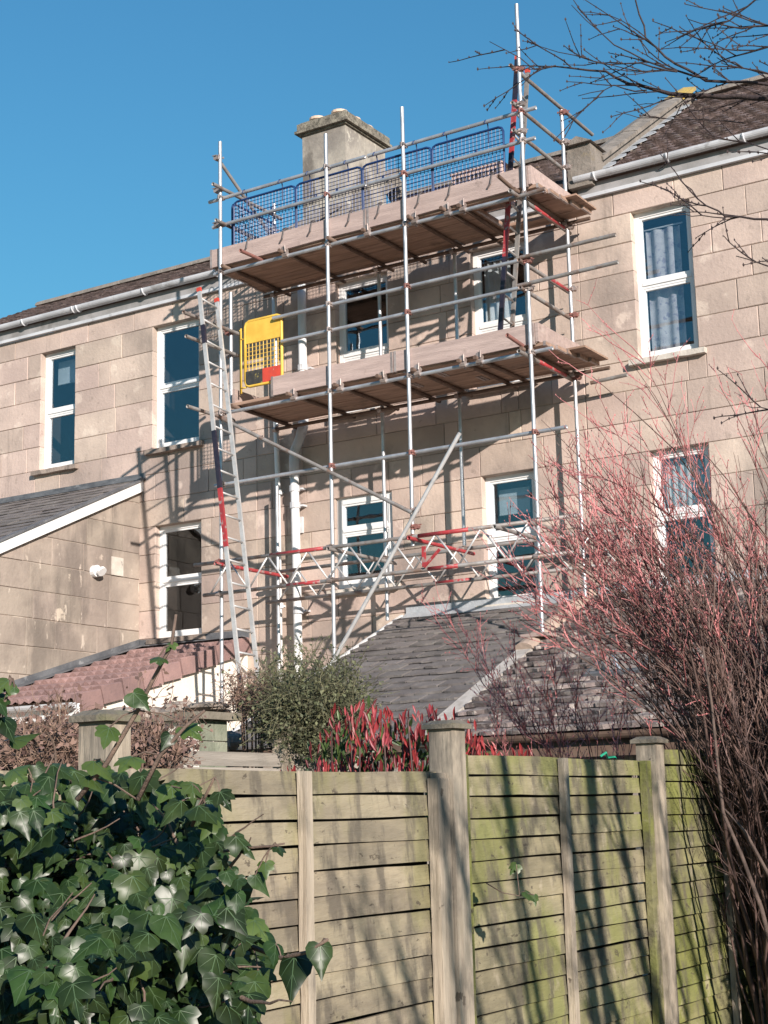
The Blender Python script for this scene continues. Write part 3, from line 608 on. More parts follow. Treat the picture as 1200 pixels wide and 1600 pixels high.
if rr:                                                         # tiles hidden far right: one built mass
    mb = MB()
    for o in rr:
        mm = Matrix.LocRotScale(o.location+o.parent.location, o.rotation_euler, o.scale); mb.tint = U(0,1)
        mb.add([mm @ v_.co for v_ in o.data.vertices], [tuple(p_.vertices) for p_ in o.data.polygons]); bpy.data.objects.remove(o)
    part('far_stone_tiles', mb, M['mosstile'], LR, kind='stuff')
b = MB(); b.box((-7.58, -.035, lz(0)+.02), (-2.5, -.009, lz(0)+.14)); part('flashing', b, M['leadpale'], LR)
b = MB(); pr = [(-4.12+.06*math.cos(math.pi+math.pi*k/8), lz(-4.0)+.01+.065*math.sin(math.pi+math.pi*k/8)) for k in range(9)]
b.prism([(-7.7, y, z) for y, z in pr], (5.2, 0, 0)); part('gutter', b, M['rust'], LR)
b = MB(); b.box((-7.6, -4.04, lz(-4)-.2), (-2.5, -3.99, lz(-4)-.02)); part('fascia', b, M['rust'], LR)
# party upstand between the two, with mortar fillet and orange ridge tiles near the top
b = MB(); b.prism([(-7.79, -4.05, lz(-4.05)-.1), (-7.79, -.01, lz(0)-.1), (-7.79, -.01, lz(0)+.07), (-7.79, -4.05, lz(-4.05)+.055)], (.18, 0, 0)); UPS = part('party_upstand', b, M['fillet'], LR)
ang = math.atan(.446); cs, sn = math.cos(ang), math.sin(ang)
for i in range(7):
    r_ = MB(); s0 = .05+i*.27; n_ = 6
    P = lambda x, s_, h: (x, -s_*cs-h*sn, lz(0)-s_*sn+h*cs)
    a = [P(-7.70+.115*math.cos(math.pi*k/n_), s0, .06+.075*math.sin(math.pi*k/n_)) for k in range(n_+1)]; b_ = [P(-7.70+.115*math.cos(math.pi*k/n_), s0+.262, .06+.075*math.sin(math.pi*k/n_)) for k in range(n_+1)]
    r_.add(a+b_, [tuple(range(n_+1)), tuple(range(2*n_+1, n_, -1))]+[(k+1, k, n_+1+k, n_+2+k) for k in range(n_)]); part('ridge_tile', r_, M['ridge'], LR)
f = MB(); P = lambda x, y, h: (x, y-h*sn, lz(y)+h*cs)
f.prism([P(-6.55,-2.75,.035), P(-5.95,-2.75,.035), P(-5.95,-2.25,.035), P(-6.55,-2.25,.035)], (0, -.06*sn, .06*cs)); RL = part('rooflight', f, M['lead'], LR)
f = MB(); f.prism([P(-6.50,-2.70,.10), P(-6.0,-2.70,.10), P(-6.0,-2.30,.10), P(-6.50,-2.30,.10)], (0, -.006*sn, .006*cs)); part('pane', f, M['glass'], RL)

# ---------------------------------------------------------------- scaffold
SC = thing('scaffold', (-9.8, -1.5, 0), 'tubular steel scaffold with two boarded decks standing against the middle house', 'scaffold')
TR = .0242
def stube(name, p0, p1, mat='steel', label=None, hollow=True, parent=None):
    mb = MB()
    (mb.hollow if hollow else (lambda a, b, r: mb.tube([a, b], r, 10)))(p0, p1, TR)
    return part(name, mb, M[mat], parent or SC, smooth=False, label=label)
YF, YI = -1.50, -.30
def smooth_all(o):
    for p_ in o.data.polygons: p_.use_smooth = len(p_.vertices) == 4
for X, z0, z1 in ((-12.06,0,10.46), (-10.365,0,10.12), (-9.225,4.70,10.17), (-7.60,3.53,11.03)): smooth_all(stube('standard', (X-.01,YF,z0), (X+.01,YF,z1)))
for X, z0, z1 in ((-12.05,6.55,9.98), (-12.06,0,5.98), (-10.365,4.03,8.6), (-9.22,4.84,8.62), (-7.63,3.98,10.16), (-12.05,6.9,8.42)):
    y = YI if z1 != 8.42 else -1.29
    smooth_all(stube('standard', (X,y,z0), (X,y,z1), 'steel' if X > -12 or z1 < 9 else 'steel'))
YL = YF+.052
LED = [(8.65,-12.2,-7.38), (6.75,-12.0,-7.35), (5.815,-12.2,-7.22), (9.68,-12.28,-7.42), (9.31,-12.22,-7.45), (7.87,-11.25,-7.66), (7.54,-11.12,-7.66)]
for z, x0, x1 in LED:
    nm = 'guard_rail' if z in (9.68,9.31,7.87,7.54) else 'ledger'
    if x1 - x0 > 4.5 and z > 8:
        smooth_all(stube(nm, (x0,YL,z), (-9.8,YL,z+.01))); smooth_all(stube(nm, (-9.76,YL,z+.01), (x1,YL,z+.01)))
    else: smooth_all(stube(nm, (x0,YL,z), (x1,YL,z+.01)))
smooth_all(stube('guard_rail', (-7.66,YF-.05,7.87), (-6.47,YF-.05,7.88), 'steeldull')); smooth_all(stube('guard_rail', (-7.70,YF-.05,7.54), (-6.46,YF-.05,7.56), 'steeldull'))
for z, x0, x1 in ((8.65,-12.2,-7.3), (6.75,-12.0,-7.15)): smooth_all(stube('ledger', (x0,YI-.05,z), (x1,YI-.05,z), 'rust'))
for zt, xs in ((8.70, (-11.98,-11.05,-10.30,-9.80,-9.12,-8.66,-8.45,-7.68)), (6.80, (-11.85,-10.95,-10.25,-9.62,-9.14,-8.52,-8.30,-7.70))):
    for x in xs: smooth_all(stube('transom', (x, -1.56+U(-.04,.03), zt), (x+U(-.03,.03), -.08, zt), 'rust', hollow=False))
smooth_all(stube('transom', (-11.45,-1.86,8.70), (-11.45,-1.3,8.705), 'clampred')); smooth_all(stube('transom', (-7.74,-1.86,8.78), (-7.70,-1.5,8.70), 'rust'))
smooth_all(stube('transom', (-7.74,-1.80,6.90), (-7.70,-1.5,6.84), 'clampred'))
# right end: return rails, red ends
for z, y1, y0, m_ in ((10.23,.68,-1.6,'steeldull'), (9.76,-.2,-1.6,'steeldull'), (9.42,-.22,-1.6,'steeldull'), (7.83,-.22,-1.6,'steeldull'), (7.50,-.2,-1.6,'steeldull'), (8.62,-.15,-1.75,'steeldull'), (6.72,-.12,-1.7,'steeldull')):
    smooth_all(stube('return_rail', (-7.655,y0,z), (-7.665,y1,z-.02), m_))
for z, a, b_ in ((8.62,-1.15,-.35), (6.72,-1.2,-.5), (7.83,-.8,-.3)):
    mb = MB(); mb.tube([(-7.655,a,z-.004),(-7.66,b_,z-.012)], TR+.0015, 10); part('red_painted_band', mb, M['redpaint'], SC, smooth=True)
smooth_all(stube('ledger', (-7.76,-1.56,8.60), (-7.30,-1.56,8.62), 'steeldull')); smooth_all(stube('ledger', (-7.45,-.24,6.64), (-6.98,-.24,6.66), 'steeldull'))
# left end
for z, y0, y1 in ((9.78,-1.72,-.2), (9.30,-1.66,-.1), (7.87,-2.32,-1.15), (7.57,-2.27,-1.15), (6.67,-2.24,-1.3)): smooth_all(stube('return_rail', (-12.00,y0,z), (-12.00,y1,z), 'steeldull'))
smooth_all(stube('end_brace', (-12.11,-1.48,10.25), (-12.11,.10,9.28), 'steeldull'))
smooth_all(stube('brace', (-12.05,YF-.055,6.68), (-9.20,YF-.055,5.08), 'steeldull'))
smooth_all(stube('brace', (-8.52,YF-.07,5.93), (-10.42,YF-.07,3.32), 'alu'))
# couplers
def coupler_mesh(mat):
    mb = MB(); mb.tube([(0,0,-.03),(0,0,.03)], .033, 8); mb.tube([(-.03,.052,0),(.03,.052,0)], .033, 8)
    mb.box((-.022,.015,-.022),(.022,.04,.022)); mb.tube([(.036,-.035,0),(.036,.045,0)], .008, 5); mb.tube([(-.04,.02,.028),(-.04,.09,.028)], .008, 5); mb.box((.026,-.04,-.012),(.046,-.03,.012))
    me = mb.mesh('coupler', mat); return me
cm = [coupler_mesh(M['clamp']), coupler_mesh(M['clamp']), coupler_mesh(M['clampred'])]
for X in (-12.06,-10.365,-9.225,-7.60):
    for z, x0, x1 in LED:
        if x0-.1 < X < x1+.1: inst('coupler', rnd.choice(cm), SC, (X, YF, z), (0,0,0 if U(0,1) < .7 else U(-.1,.1)))
for X in (-12.05,-10.365,-9.22,-7.63):
    for z in (8.65, 6.75): inst('coupler', cm[0], SC, (X, YI, z), (0,0,math.pi))
for zt, xs in ((8.70, (-11.05,-9.80,-9.12,-8.66,-8.45)), (6.80, (-10.95,-10.25,-9.62,-9.14,-8.52,-8.30))):
    for x in xs: inst('coupler', cm[0], SC, (x+.02, YL-.02, zt-.03), (math.pi/2, U(-.2,.2), math.pi/2), (1.2,1.2,1.2))
for X, Y, z in ((-7.62,YF,10.2), (-7.62,YF,9.76), (-7.62,YF,9.42), (-7.63,YI,10.12), (-7.63,YI,9.73), (-7.63,YI,9.4), (-7.62,YF,7.83), (-7.62,YF,7.5), (-7.63,YI,7.83), (-7.63,YI,7.5), (-12.06,YF,10.24), (-12.06,YF,9.78), (-12.06,YF,9.3), (-12.05,-1.29,7.87), (-12.05,-1.29,7.57), (-7.63,YI,8.62), (-7.63,YI,6.72), (-9.225,YF,5.12), (-9.225,YF,4.92), (-12.05,YI,9.6)):
    inst('coupler', rnd.choice(cm), SC, (X, Y, z), (0,0,-math.pi/2 if X > -10 else math.pi/2))
# deck boards
def board(name, x0, x1, y0, y1, z0, z1, mat):
    mb = MB(); n_ = 4; j = [U(-.006,.006) for _ in range(n_+1)]; vs = []
    for i in range(n_+1):
        x = x0+(x1-x0)*i/n_; vs += [(x,y0,z0+j[i]),(x,y1,z0+j[i]),(x,y1,z1+j[i]),(x,y0,z1+j[i])]
    fs = [(i*4+k, i*4+(k+1) % 4, i*4+4+(k+1) % 4, i*4+4+k) for i in range(n_) for k in range(4)] + [(3,2,1,0), tuple(n_*4+k for k in range(4))]
    mb.add(vs, fs); o = part(name, mb, M[mat], SC)
    for xe in (x0, x1):                                       # galvanised end band
        e = MB(); s_ = .02 if xe == x0 else -.02; a, b_ = sorted((xe+s_*.2, xe+s_*1.8)); e.box((a, y0-.002, z0-.008), (b_, y1+.002, z1+.008)); part('end_band', e, M['clamp'], o)
for zb, xa, splits in ((8.726, -12.22, [-9.2,-8.9,-9.6,-8.8,-9.1]), (6.826, -11.98, [-9.3,-9.0,-9.5,-8.7,-9.2])):
    for r_ in range(5):
        y0 = -1.43+.229*r_; y1 = y0+.222; end = (-7.44,-7.40,-7.38,-7.34,-7.30)[r_]; st = xa+U(-.05,.05)
        if zb > 8 and r_ in (1,2,3):
            board('deck_board', st, -8.36, y0, y1, zb, zb+.038, 'deck'); board('deck_board', -7.72, end, y0, y1, zb, zb+.038, 'deck')
        else:
            board('deck_board', st, splits[r_]-.006, y0, y1, zb, zb+.038, 'deck'); board('deck_board', splits[r_]+.006, end, y0, y1, zb, zb+.038, 'deck')
for x0, x1, z in ((-12.25,-9.80,8.768), (-9.79,-7.56,8.768), (-11.28,-9.46,6.868), (-9.45,-7.56,6.868)):
    board('toe_board', x0, x1, -1.472, -1.434, z-.02, z+.222, 'board')
for z, y1 in ((8.768,-.33), (6.868,-.36)):
    mb = MB(); mb.box((-7.552,-1.47,z),(-7.514,y1,z+.225)); part('toe_board', mb, M['board'], SC)
mb = MB(); mb.box((-7.45,-.95,6.865),(-7.18,-.30,6.889)); part('deck_board', mb, M['deck'], SC)
mb = MB(); mb.box((-7.48,-.85,8.768),(-7.24,-.28,8.79)); part('deck_board', mb, M['deck'], SC)
mb = MB(); mb.box((-11.95,-1.40,6.868),(-11.91,-.45,7.06)); part('toe_board', mb, M['board'], SC)
mb = MB(); mb.box((-7.80,-1.66,3.50),(-7.45,-1.36,3.535)); part('sole_board', mb, M['board'], SC)
mb = MB(); mb.box((-7.69,-1.59,3.536),(-7.51,-1.41,3.545)); part('base_plate', mb, M['clamp'], SC)
# lattice beams low down, spanning over the slate roof
def lattice(y, x0, x1, zt, zb, bx0, bx1, reds, ph=0.):
    b = MB(); b.tube([(x0,y,zt),(x1,y,zt-.01)], TR, 10); b.tube([(bx0,y,zb),(bx1,y,zb-.01)], TR, 10); o = part('lattice_beam', b, M['steeldull'], SC, smooth=True)
    x = bx0+.12+ph; up = False; d = MB()
    while x < bx1-.35:
        z0, z1 = (zt-.02, zb+.02) if up else (zb+.02, zt-.02)
        d.tube([(x,y,z0),(x+.28,y,z1)], .0125, 6); x += .30; up = not up
    part('beam_lacing', d, M['alu'], o, smooth=True)
    for a, c, z in reds:
        r_ = MB(); r_.tube([(a,y,z),(c,y,z-.002)], TR+.0012, 10); part('red_painted_band', r_, M['redpaint'], o, smooth=True)
lattice(-1.56, -12.45, -7.05, 4.80, 4.40, -12.3, -7.1, ((-11.25,-10.45,4.80), (-9.12,-8.45,4.795), (-11.0,-10.5,4.40), (-9.0,-8.6,4.395)))
lattice(-.36, -12.15, -6.6, 4.81, 4.42, -12.2, -6.8, ((-9.6,-9.1,4.42),), ph=.1)
for x, m_ in ((-12.0,'redpaint'), (-9.17,'redpaint'), (-8.05,'steeldull'), (-7.62,'steeldull'), (-10.3,'steeldull')): smooth_all(stube('transom', (x,-1.7,4.76), (x+.02,-.2,4.76), m_))
mb = MB(); mb.box((-9.06,-1.60,4.42),(-9.01,-1.585,4.66)); mb.tube([(-9.03,-1.60,4.42),(-8.82,-1.60,4.60)], .02, 6); part('red_bracket', mb, M['redpaint'], SC)
for x, y, z in ((-12.06,-1.52,4.80), (-10.365,-1.52,4.80), (-9.225,-1.52,4.79), (-7.6,-1.52,4.79), (-12.06,-1.52,4.40), (-10.365,-1.52,4.40), (-7.6,-1.52,4.39), (-12.06,-.32,4.81), (-10.36,-.32,4.81), (-9.22,-.32,4.81), (-7.63,-.32,4.81)):
    inst('coupler', rnd.choice(cm), SC, (x, y, z), (0,0,math.pi))

# ---------------------------------------------------------------- brick guards
def guard(label, O, ax, w_, z0, z1, group='blue mesh guards round the top deck'):
    """O = lower corner, ax = unit vector along the panel"""
    ax = Vector(ax); nrm = Vector((ax.y, -ax.x, 0)); t = thing('brick_guard', O, label, 'safety guard', group); O = Vector(O)
    P = lambda a, z, d=0: O + ax*a + nrm*d + Vector((0,0,z-O.z))
    f = MB(); rc = .06; path = [P(0,z0),P(0,z1-rc),P(rc*.3,z1-rc*.3),P(rc,z1),P(w_-rc,z1),P(w_-rc*.3,z1-rc*.3),P(w_,z1-rc),P(w_,z0),P(0,z0)]
    f.tube(path, .016, 5); part('frame', f, M['guard'], t)
    g_ = MB(); na = int(w_/.05); nz = int((z1-z0)/.05)
    for i in range(1, na): a = w_*i/na; g_.tube([P(a,z0),P(a,z1-.005)],   .0048, 4, cap=False)
    for k in range(1, nz): z = z0+(z1-z0)*k/nz; g_.tube([P(0,z,.002),P(w_,z,.002)], .0048 if k % 4 else .007, 4, cap=False)
    for a in (w_*.3, w_*.62): z = z1-.23; g_.box(tuple(P(a-.02,z-.02)), tuple(P(a+.02,z+.02)+Vector((.0,.0,0))-nrm*0+Vector((0,.004,0))))
    part('mesh_panel', g_, M['guard'], t)
    for a in (w_*.22, w_*.80):
        h = MB(); h.tube([P(a,z1-.16),P(a,z1+.02),P(a,z1+.085,.02),P(a,z1+.11,.05),P(a,z1+.09,.085),P(a,z1+.05,.09)], .008, 5)
        part('top_hook', h, M['guard'], t)
        h = MB(); q = [P(a,z0+.06,.0),P(a+.05,z0+.06,.0),P(a+.05,z0-.0,.065),P(a+.035,z0-.10,.075),P(a-.005,z0-.15,.075)]
        h.tube(q, .013, 5); part('toe_hook', h, M['hook'], t)
    return t
gx = [-11.90, -10.89, -9.87, -8.86, -7.87]
gl = ['blue mesh guard nearest the ladder at the left end of the top deck front', 'blue mesh guard in front of the sky just left of the chimney',
      'blue mesh guard hanging in front of the stone chimney', 'blue mesh guard just left of the tall red-edged ladder, pink crate behind it']
for i in range(4): guard(gl[i], (gx[i], -1.405, 8.99), (1,0,0), gx[i+1]-gx[i]-.015, 8.99, 9.60)
guard('blue mesh guard across the left end of the top deck, seen edge-on', (-11.96, -1.36, 8.90), (0,1,0), .98, 8.90, 9.62)

# pale crate behind the right-hand guard
CR = thing('crate', (-8.35, -1.15, 8.765), 'pale pink crate standing behind the blue guard beside the ladder', 'crate')
mb = MB(); mb.box((-8.66,-1.30,8.77),(-7.98,-1.27,9.20)); mb.box((-8.66,-1.27,8.77),(-8.63,-.98,9.20)); mb.box((-8.01,-1.27,8.77),(-7.98,-.98,9.20)); mb.box((-8.63,-1.01,8.77),(-8.01,-.98,9.20)); part('crate_wall', mb, M['pinkblock'], CR)
for i in range(9):
    mb = MB(); mb.box((-8.60+.065*i,-1.303,9.10),(-8.56+.065*i,-1.296,9.155)); part('slot', mb, M['dark'], CR)
mb = MB(); mb.box((-8.68,-1.315,9.20),(-7.96,-.965,9.225)); part('rim', mb, M['pinkblock'], CR)

# ---------------------------------------------------------------- yellow barrier on the lower deck
YB = thing('barrier', (-11.43,-1.40,6.95), 'yellow plastic ladder-gate barrier with scuffed black and red lower plate', 'barrier')
x0, x1, z0, z1, y = -11.73, -11.15, 7.05, 7.92, -1.405
mb = MB(); rc = .07; mb.tube([(x0,y,z0+rc),(x0,y,z1-rc),(x0+rc*.3,y,z1-rc*.3),(x0+rc,y,z1),(x1-rc,y,z1),(x1-rc*.3,y,z1-rc*.3),(x1,y,z1-rc),(x1,y,z0+rc),(x1-rc*.3,y,z0+rc*.3),(x1-rc,y,z0),(x0+rc,y,z0),(x0+rc*.3,y,z0+rc*.3),(x0,y,z0+rc)], .02, 8)
part('frame', mb, M['yellow'], YB, smooth=True)
mb = MB(); mb.box((x0+.01,y-.012,7.62),(x1-.01,y+.012,z1-.01)); part('top_plate', mb, M['yellow'], YB)
mb = MB()
for i in range(1,10): a = x0+(x1-x0)*i/10; mb.tube([(a,y,7.24),(a,y,7.62)], .0055, 5)
for k in range(6): z = 7.29+.055*k; mb.tube([(x0,y,z),(x1,y,z)], .005, 5)
part('grille', mb, M['yellow'], YB)
mb = MB(); mb.box((x0+.015,y-.016,z0+.015),(-11.45,y+.01,7.25)); part('black_plate', mb, M['blackplate'], YB)
mb = MB(); mb.box((-11.448,y-.014,z0+.015),(x1-.015,y+.01,7.25)); part('red_plate', mb, M['redplate'], YB)
mb = MB(); mb.tube([(-11.80,-1.40,6.98),(-11.80,-1.40,7.85)], .012, 6); mb.tube([(-11.85,-1.36,6.98),(-11.85,-1.36,7.85)], .008, 6); mb.tube([(-11.80,-1.40,7.05),(-11.72,-1.40,7.05)], .012, 6); mb.tube([(-11.80,-1.40,7.7),(-11.72,-1.40,7.7)], .012, 6); part('hinge_post', mb, M['yellow'], YB, smooth=True)

# ---------------------------------------------------------------- ladders
def ladder(name_label, A0, A1, B0, B1, rungs, bands, t_lift=0., stile_b='alu'):
    """A = near stile (foot, top), B = far stile; bands = (from, to, material) fractions on the near stile"""
    A0, A1, B0, B1 = map(Vector, (A0, A1, B0, B1)); t = thing('ladder', (A0+B0)/2, name_label, 'ladder')
    def stile(p, q, w_=.026, d_=.013, mat='alu', nm='stile', par=t, label=None):
        ax = (q-p).normalized(); u = Vector((0,1,0)); v = ax.cross(u).normalized(); u = v.cross(ax)
        mb = MB(); vs = [c + u*a*d_ + v*b_*w_ for c in (p, q) for a, b_ in ((-1,-1),(1,-1),(1,1),(-1,1))]
        mb.add(vs, [(3,2,1,0),(4,5,6,7),(0,1,5,4),(1,2,6,5),(2,3,7,6),(3,0,4,7)]); return part(nm, mb, M[mat], par, label=label)
    sa = stile(A0, A1); sb = stile(B0, B1, mat=stile_b)
    for f0, f1, m_ in bands: stile(A0.lerp(A1, f0), A0.lerp(A1, f1), .0285, .0155, m_, 'painted_band', sa)
    for S_, T_ in ((A0, A1), (B0, B1)):
        stile(T_, T_+(T_-S_).normalized()*.05, .030, .017, 'redplate', 'end_cap')
    for i in range(rungs):
        f = (i+.7)/rungs; mb = MB(); mb.tube([A0.lerp(A1, f), B0.lerp(B1, f)], .014, 6); part('rung', mb, M['alu'], t, smooth=True)
d = (-11.84+11.23)/5.0
ladder('long aluminium ladder with navy and red bands leaning at the left end of the scaffold', (-11.84-d*8.16,-2.2,0), (-11.84,-2.2,8.14), (-11.84-d*8.2,-1.84,0), (-11.845,-1.84,8.10), 29,
       ((.725,.765,'navypaint') if False else (.915,.945,'navypaint'), (.685,.775,'navypaint'), (.595,.685,'redpaint'), (.30,.405,'navypaint')))
ladder('tall red and navy sided ladder rising through the top deck beside the right pole', (-8.17,-1.2,6.87), (-7.76,-1.2,10.50), (-8.20,-.86,6.87), (-7.80,-.86,10.48), 13,
       ((0,.33,'navypaint'), (.33,.60,'redpaint'), (.60,.68,'navypaint'), (.68,.86,'redpaint'), (.86,1.0,'navypaint')), stile_b='steeldull')

# ---------------------------------------------------------------- garden fence beside the lane (runs towards the house)
FX = -3.17
FN = thing('garden_fence', (FX,-11.3,0), 'weathered greenish horizontal slat garden fence with capped posts in front', 'fence')
PY = [-17.3,-15.34,-13.34,-11.34,-9.28,-7.3,-5.35]
TOPS = [1.80,1.81,1.825,1.90,1.965,2.0]
def slat_mesh(mat, k):
    mb = MB(); n_ = 10; h = .0785; t = .014; ph = U(0, 6); vs = []
    for i in range(n_+1):
        y = i/n_; e0 = .0022*math.sin(ph+y*9)+U(-.0014,.0014); e1 = .0025*math.sin(ph*2+y*7)+U(-.0016,.0016); b_ = U(-.0012,.0012)
        vs += [(-t/2+b_+.005, y, e0), (t/2+b_+.005, y, e0), (t/2+b_-.004, y, h+e1), (-t/2+b_-.004, y, h+e1)]
    mb.add(vs, [(i*4+k_, i*4+4+k_, i*4+4+(k_+1) % 4, i*4+(k_+1) % 4) for i in range(n_) for k_ in range(4)] + [(0,1,2,3), tuple(n_*4+3-k_ for k_ in range(4))])
    return mb.mesh('slat', M[mat])
SV = {m_: [slat_mesh(m_, k) for k in range(7)] for m_ in ('slat', 'slatmid', 'slatgreen')}
for pi in range(len(PY)-1):
    ya, yb = PY[pi]+.055, PY[pi+1]-.055; top = TOPS[pi]; n_ = 21
    for k in range(n_):
        z = top - .082 - k*.0865; fx = FX-.012+U(-.0025,.0025)
        mt = ('slat', 'slatmid', 'slatgreen')[0 if pi < 3 else (1 if pi == 3 else 2)]
        inst('slat', rnd.choice(SV[mt]), FN, (fx, ya+U(-.004,.004), z), (U(-.0022,.0022), 0, 0), (1, yb-ya, 1))
    mb = MB(); mb.box((FX-.082, ya, top-1.80), (FX-.070, yb, top-.012)); part('gap_shade_sheet', mb, M['gapshade'], FN)  # added dark sheet, its colour makes the slat gaps look shaded
    for yy, w_ in ((ya+.035,.07), ((ya+yb)/2,.045), (yb-.035,.07)):  # upright battens over and behind the slats
        mb = MB(); nb = 12; vs = []
        for i in range(nb+1):
            z = .03+(top-.004-.03)*i/nb; e = .004*math.sin(i*1.9+yy*5)
            vs += [(FX+.004, yy-w_/2+e, z), (FX+.004, yy+w_/2+e*.4, z), (FX+.036, yy+w_/2+e*.4, z), (FX+.036, yy-w_/2+e, z)]
        mb.add(vs, [(i*4+k_, i*4+(k_+1) % 4, i*4+4+(k_+1) % 4, i*4+4+k_) for i in range(nb) for k_ in range(4)]+[(3,2,1,0), tuple(nb*4+k_ for k_ in range(4))])
        part('batten', mb, M['slatgreen' if (pi >= 3 and w_ > .05) else 'post'], FN)
for i, y in enumerate(PY):
    s_ = .054; mb = MB(); tp = (1.985, 1.985, 1.955, 1.995, 1.985, 1.99, 2.0)[i]
    x_ = FX+.012
    vs = [(x_+a*s_*c, y+b_*s_*c, z) for z, c in ((0,1),(.9,1.0),(tp,.985)) for a, b_ in ((-1,-1),(1,-1),(1,1),(-1,1))]
    mb.add(vs, [(3,2,1,0),(8,9,10,11)]+[(l*4+k, l*4+(k+1) % 4, l*4+4+(k+1) % 4, l*4+4+k) for l in range(2) for k in range(4)])
    po = part('post', mb, M['post'], FN)
    mb = MB(); c_ = .074; vs = [(x_-c_,y-c_,tp),(x_+c_,y-c_,tp),(x_+c_,y+c_,tp),(x_-c_,y+c_,tp),(x_-c_,y-c_,tp+.018),(x_+c_,y-c_,tp+.018),(x_+c_,y+c_,tp+.018),(x_-c_,y+c_,tp+.018),(x_-.045,y-.045,tp+.034),(x_+.045,y-.045,tp+.034),(x_+.045,y+.045,tp+.034),(x_-.045,y+.045,tp+.034)]
    mb.add(vs, [(3,2,1,0),(8,9,10,11)]+[(l*4+k, l*4+(k+1) % 4, l*4+4+(k+1) % 4, l*4+4+k) for l in range(2) for k in range(4)]); part('post_cap', mb, M['capwood'], po)
mb = MB(); mb.box((FX+.005, PY[3]-.15, 0),(FX+.05, PY[3]-.058, 1.80)); part('batten', mb, M['post'], FN)

# second fence across the neighbouring garden
F2 = thing('rear_fence', (-5.5,-9.4,0), 'low grey boarded fence seen beyond the near fence, under the green shrub', 'fence')
for k in range(9):
    for a, b_ in ((-11.0,-9.35), (-9.33,-7.6)):
        mb = MB(); z = 2.03-.085*(k+1)+U(-.002,.002); mb.box((-5.42,a,z),(-5.40,b_,z+.077)); part('slat', mb, M['greyboard'], F2)
for y, h in ((-9.34,2.16), (-7.6,2.1), (-11.0,2.1)):
    mb = MB(); mb.box((-5.47,y-.045,0),(-5.38,y+.045,h)); po = part('post', mb, M['post'], F2)
    mb = MB(); mb.box((-5.50,y-.075,h),(-5.35,y+.075,h+.03)); part('post_cap', mb, M['capwood'], po)
# stone pier
PR = thing('garden_pier', (-5.75,-9.55,0), 'square garden pier with one cream side, greenish stone side and a flat cap', 'pier')
cx, cy = -5.85, -9.62
mb = MB(); mb.box((cx-.13,cy-.13,0),(cx+.12,cy+.12,2.22)); part('pier_core', mb, M['render'], PR)
for k in range(6):
    for j in range(2):
        mb = MB(); y0 = cy-.125+.125*j; mb.box((cx+.121,y0+.004,1.50+.12*k+.004),(cx+.135,y0+.121,1.62+.12*k-.004)); part('stone_block', mb, M['green_stone'], PR)
mb = MB(); mb.box((cx-.19,cy-.19,2.222),(cx+.19,cy+.19,2.265)); part('cap', mb, M['capwood'], PR)
# rockery: loose slabs
RK = thing('rockery', (-6.3,-9.7,0), 'rough heap of grey-brown rockery slabs in front of the cream wall', 'rockery')
def rock(c, s, name='rock', par=RK, mat='rock'):
    mb = MB(); vs = []
    for z in (-1, -.3, .5, 1):
        k = {-1:.75,-.3:1,.5:.9,1:.55}[z]
        for i in range(7):
            a = 2*math.pi*i/7; rr_ = k*U(.75,1.15); vs.append((c[0]+s[0]*rr_*math.cos(a), c[1]+s[1]*rr_*math.sin(a), c[2]+s[2]*(z+U(-.15,.15))))
    mb.add(vs, [tuple(range(6,-1,-1)), tuple(range(21,28))]+[(l*7+k, l*7+(k+1) % 7, l*7+7+(k+1) % 7, l*7+7+k) for l in range(3) for k in range(7)])
    return part(name, mb, M[mat], par)
mb = MB(); mb.prism([(-7.0,-11.0,0),(-5.8,-11.0,0),(-5.8,-9.0,0),(-7.0,-9.0,0)], (0,0,1.95)); part('rockery_bank', mb, M['ground'], RK)
for i in range(54):
    px, py = U(195,350), U(1092,1165); dd = U(9.7,10.4); c = at(px, py, dd); f = (1165-py)/75
    if py < 1098+abs(px-290)*.12: continue
    rock(c, (U(.10,.20),U(.10,.2),U(.025,.06)))

# ---------------------------------------------------------------- vegetation
def bez(a, c, b, t): return a*(1-t)**2 + c*2*t*(1-t) + b*t*t
def rv(s=1.): return Vector((U(-1,1),U(-1,1),U(-1,1)))*s
def rvn():
    while True:
        v = rv()
        if .05 < v.length < 1: return v.normalized()
def wiggle(mb, p, d, L_, r0, r1, seg=4, n_=3, up=.0, j=.25):
    pts = [p.copy()]; d = d.normalized(); rs = [r0]
    for i in range(seg):
        d = (d + rv(j) + Vector((0,0,up))).normalized(); pts.append(pts[-1]+d*(L_/seg)); rs.append(r0+(r1-r0)*(i+1)/seg)
    mb.tube(pts, rs, n_, cap=False); return pts, d
def bud(mb, p, s): mb.add([p+Vector((s,0,0)),p+Vector((-s*.5,s*.87,0)),p+Vector((-s*.5,-s*.87,0)),p+Vector((0,0,s*1.8)),p-Vector((0,0,s*1.2))], [(0,1,3),(1,2,3),(2,0,3),(1,0,4),(2,1,4),(0,2,4)])

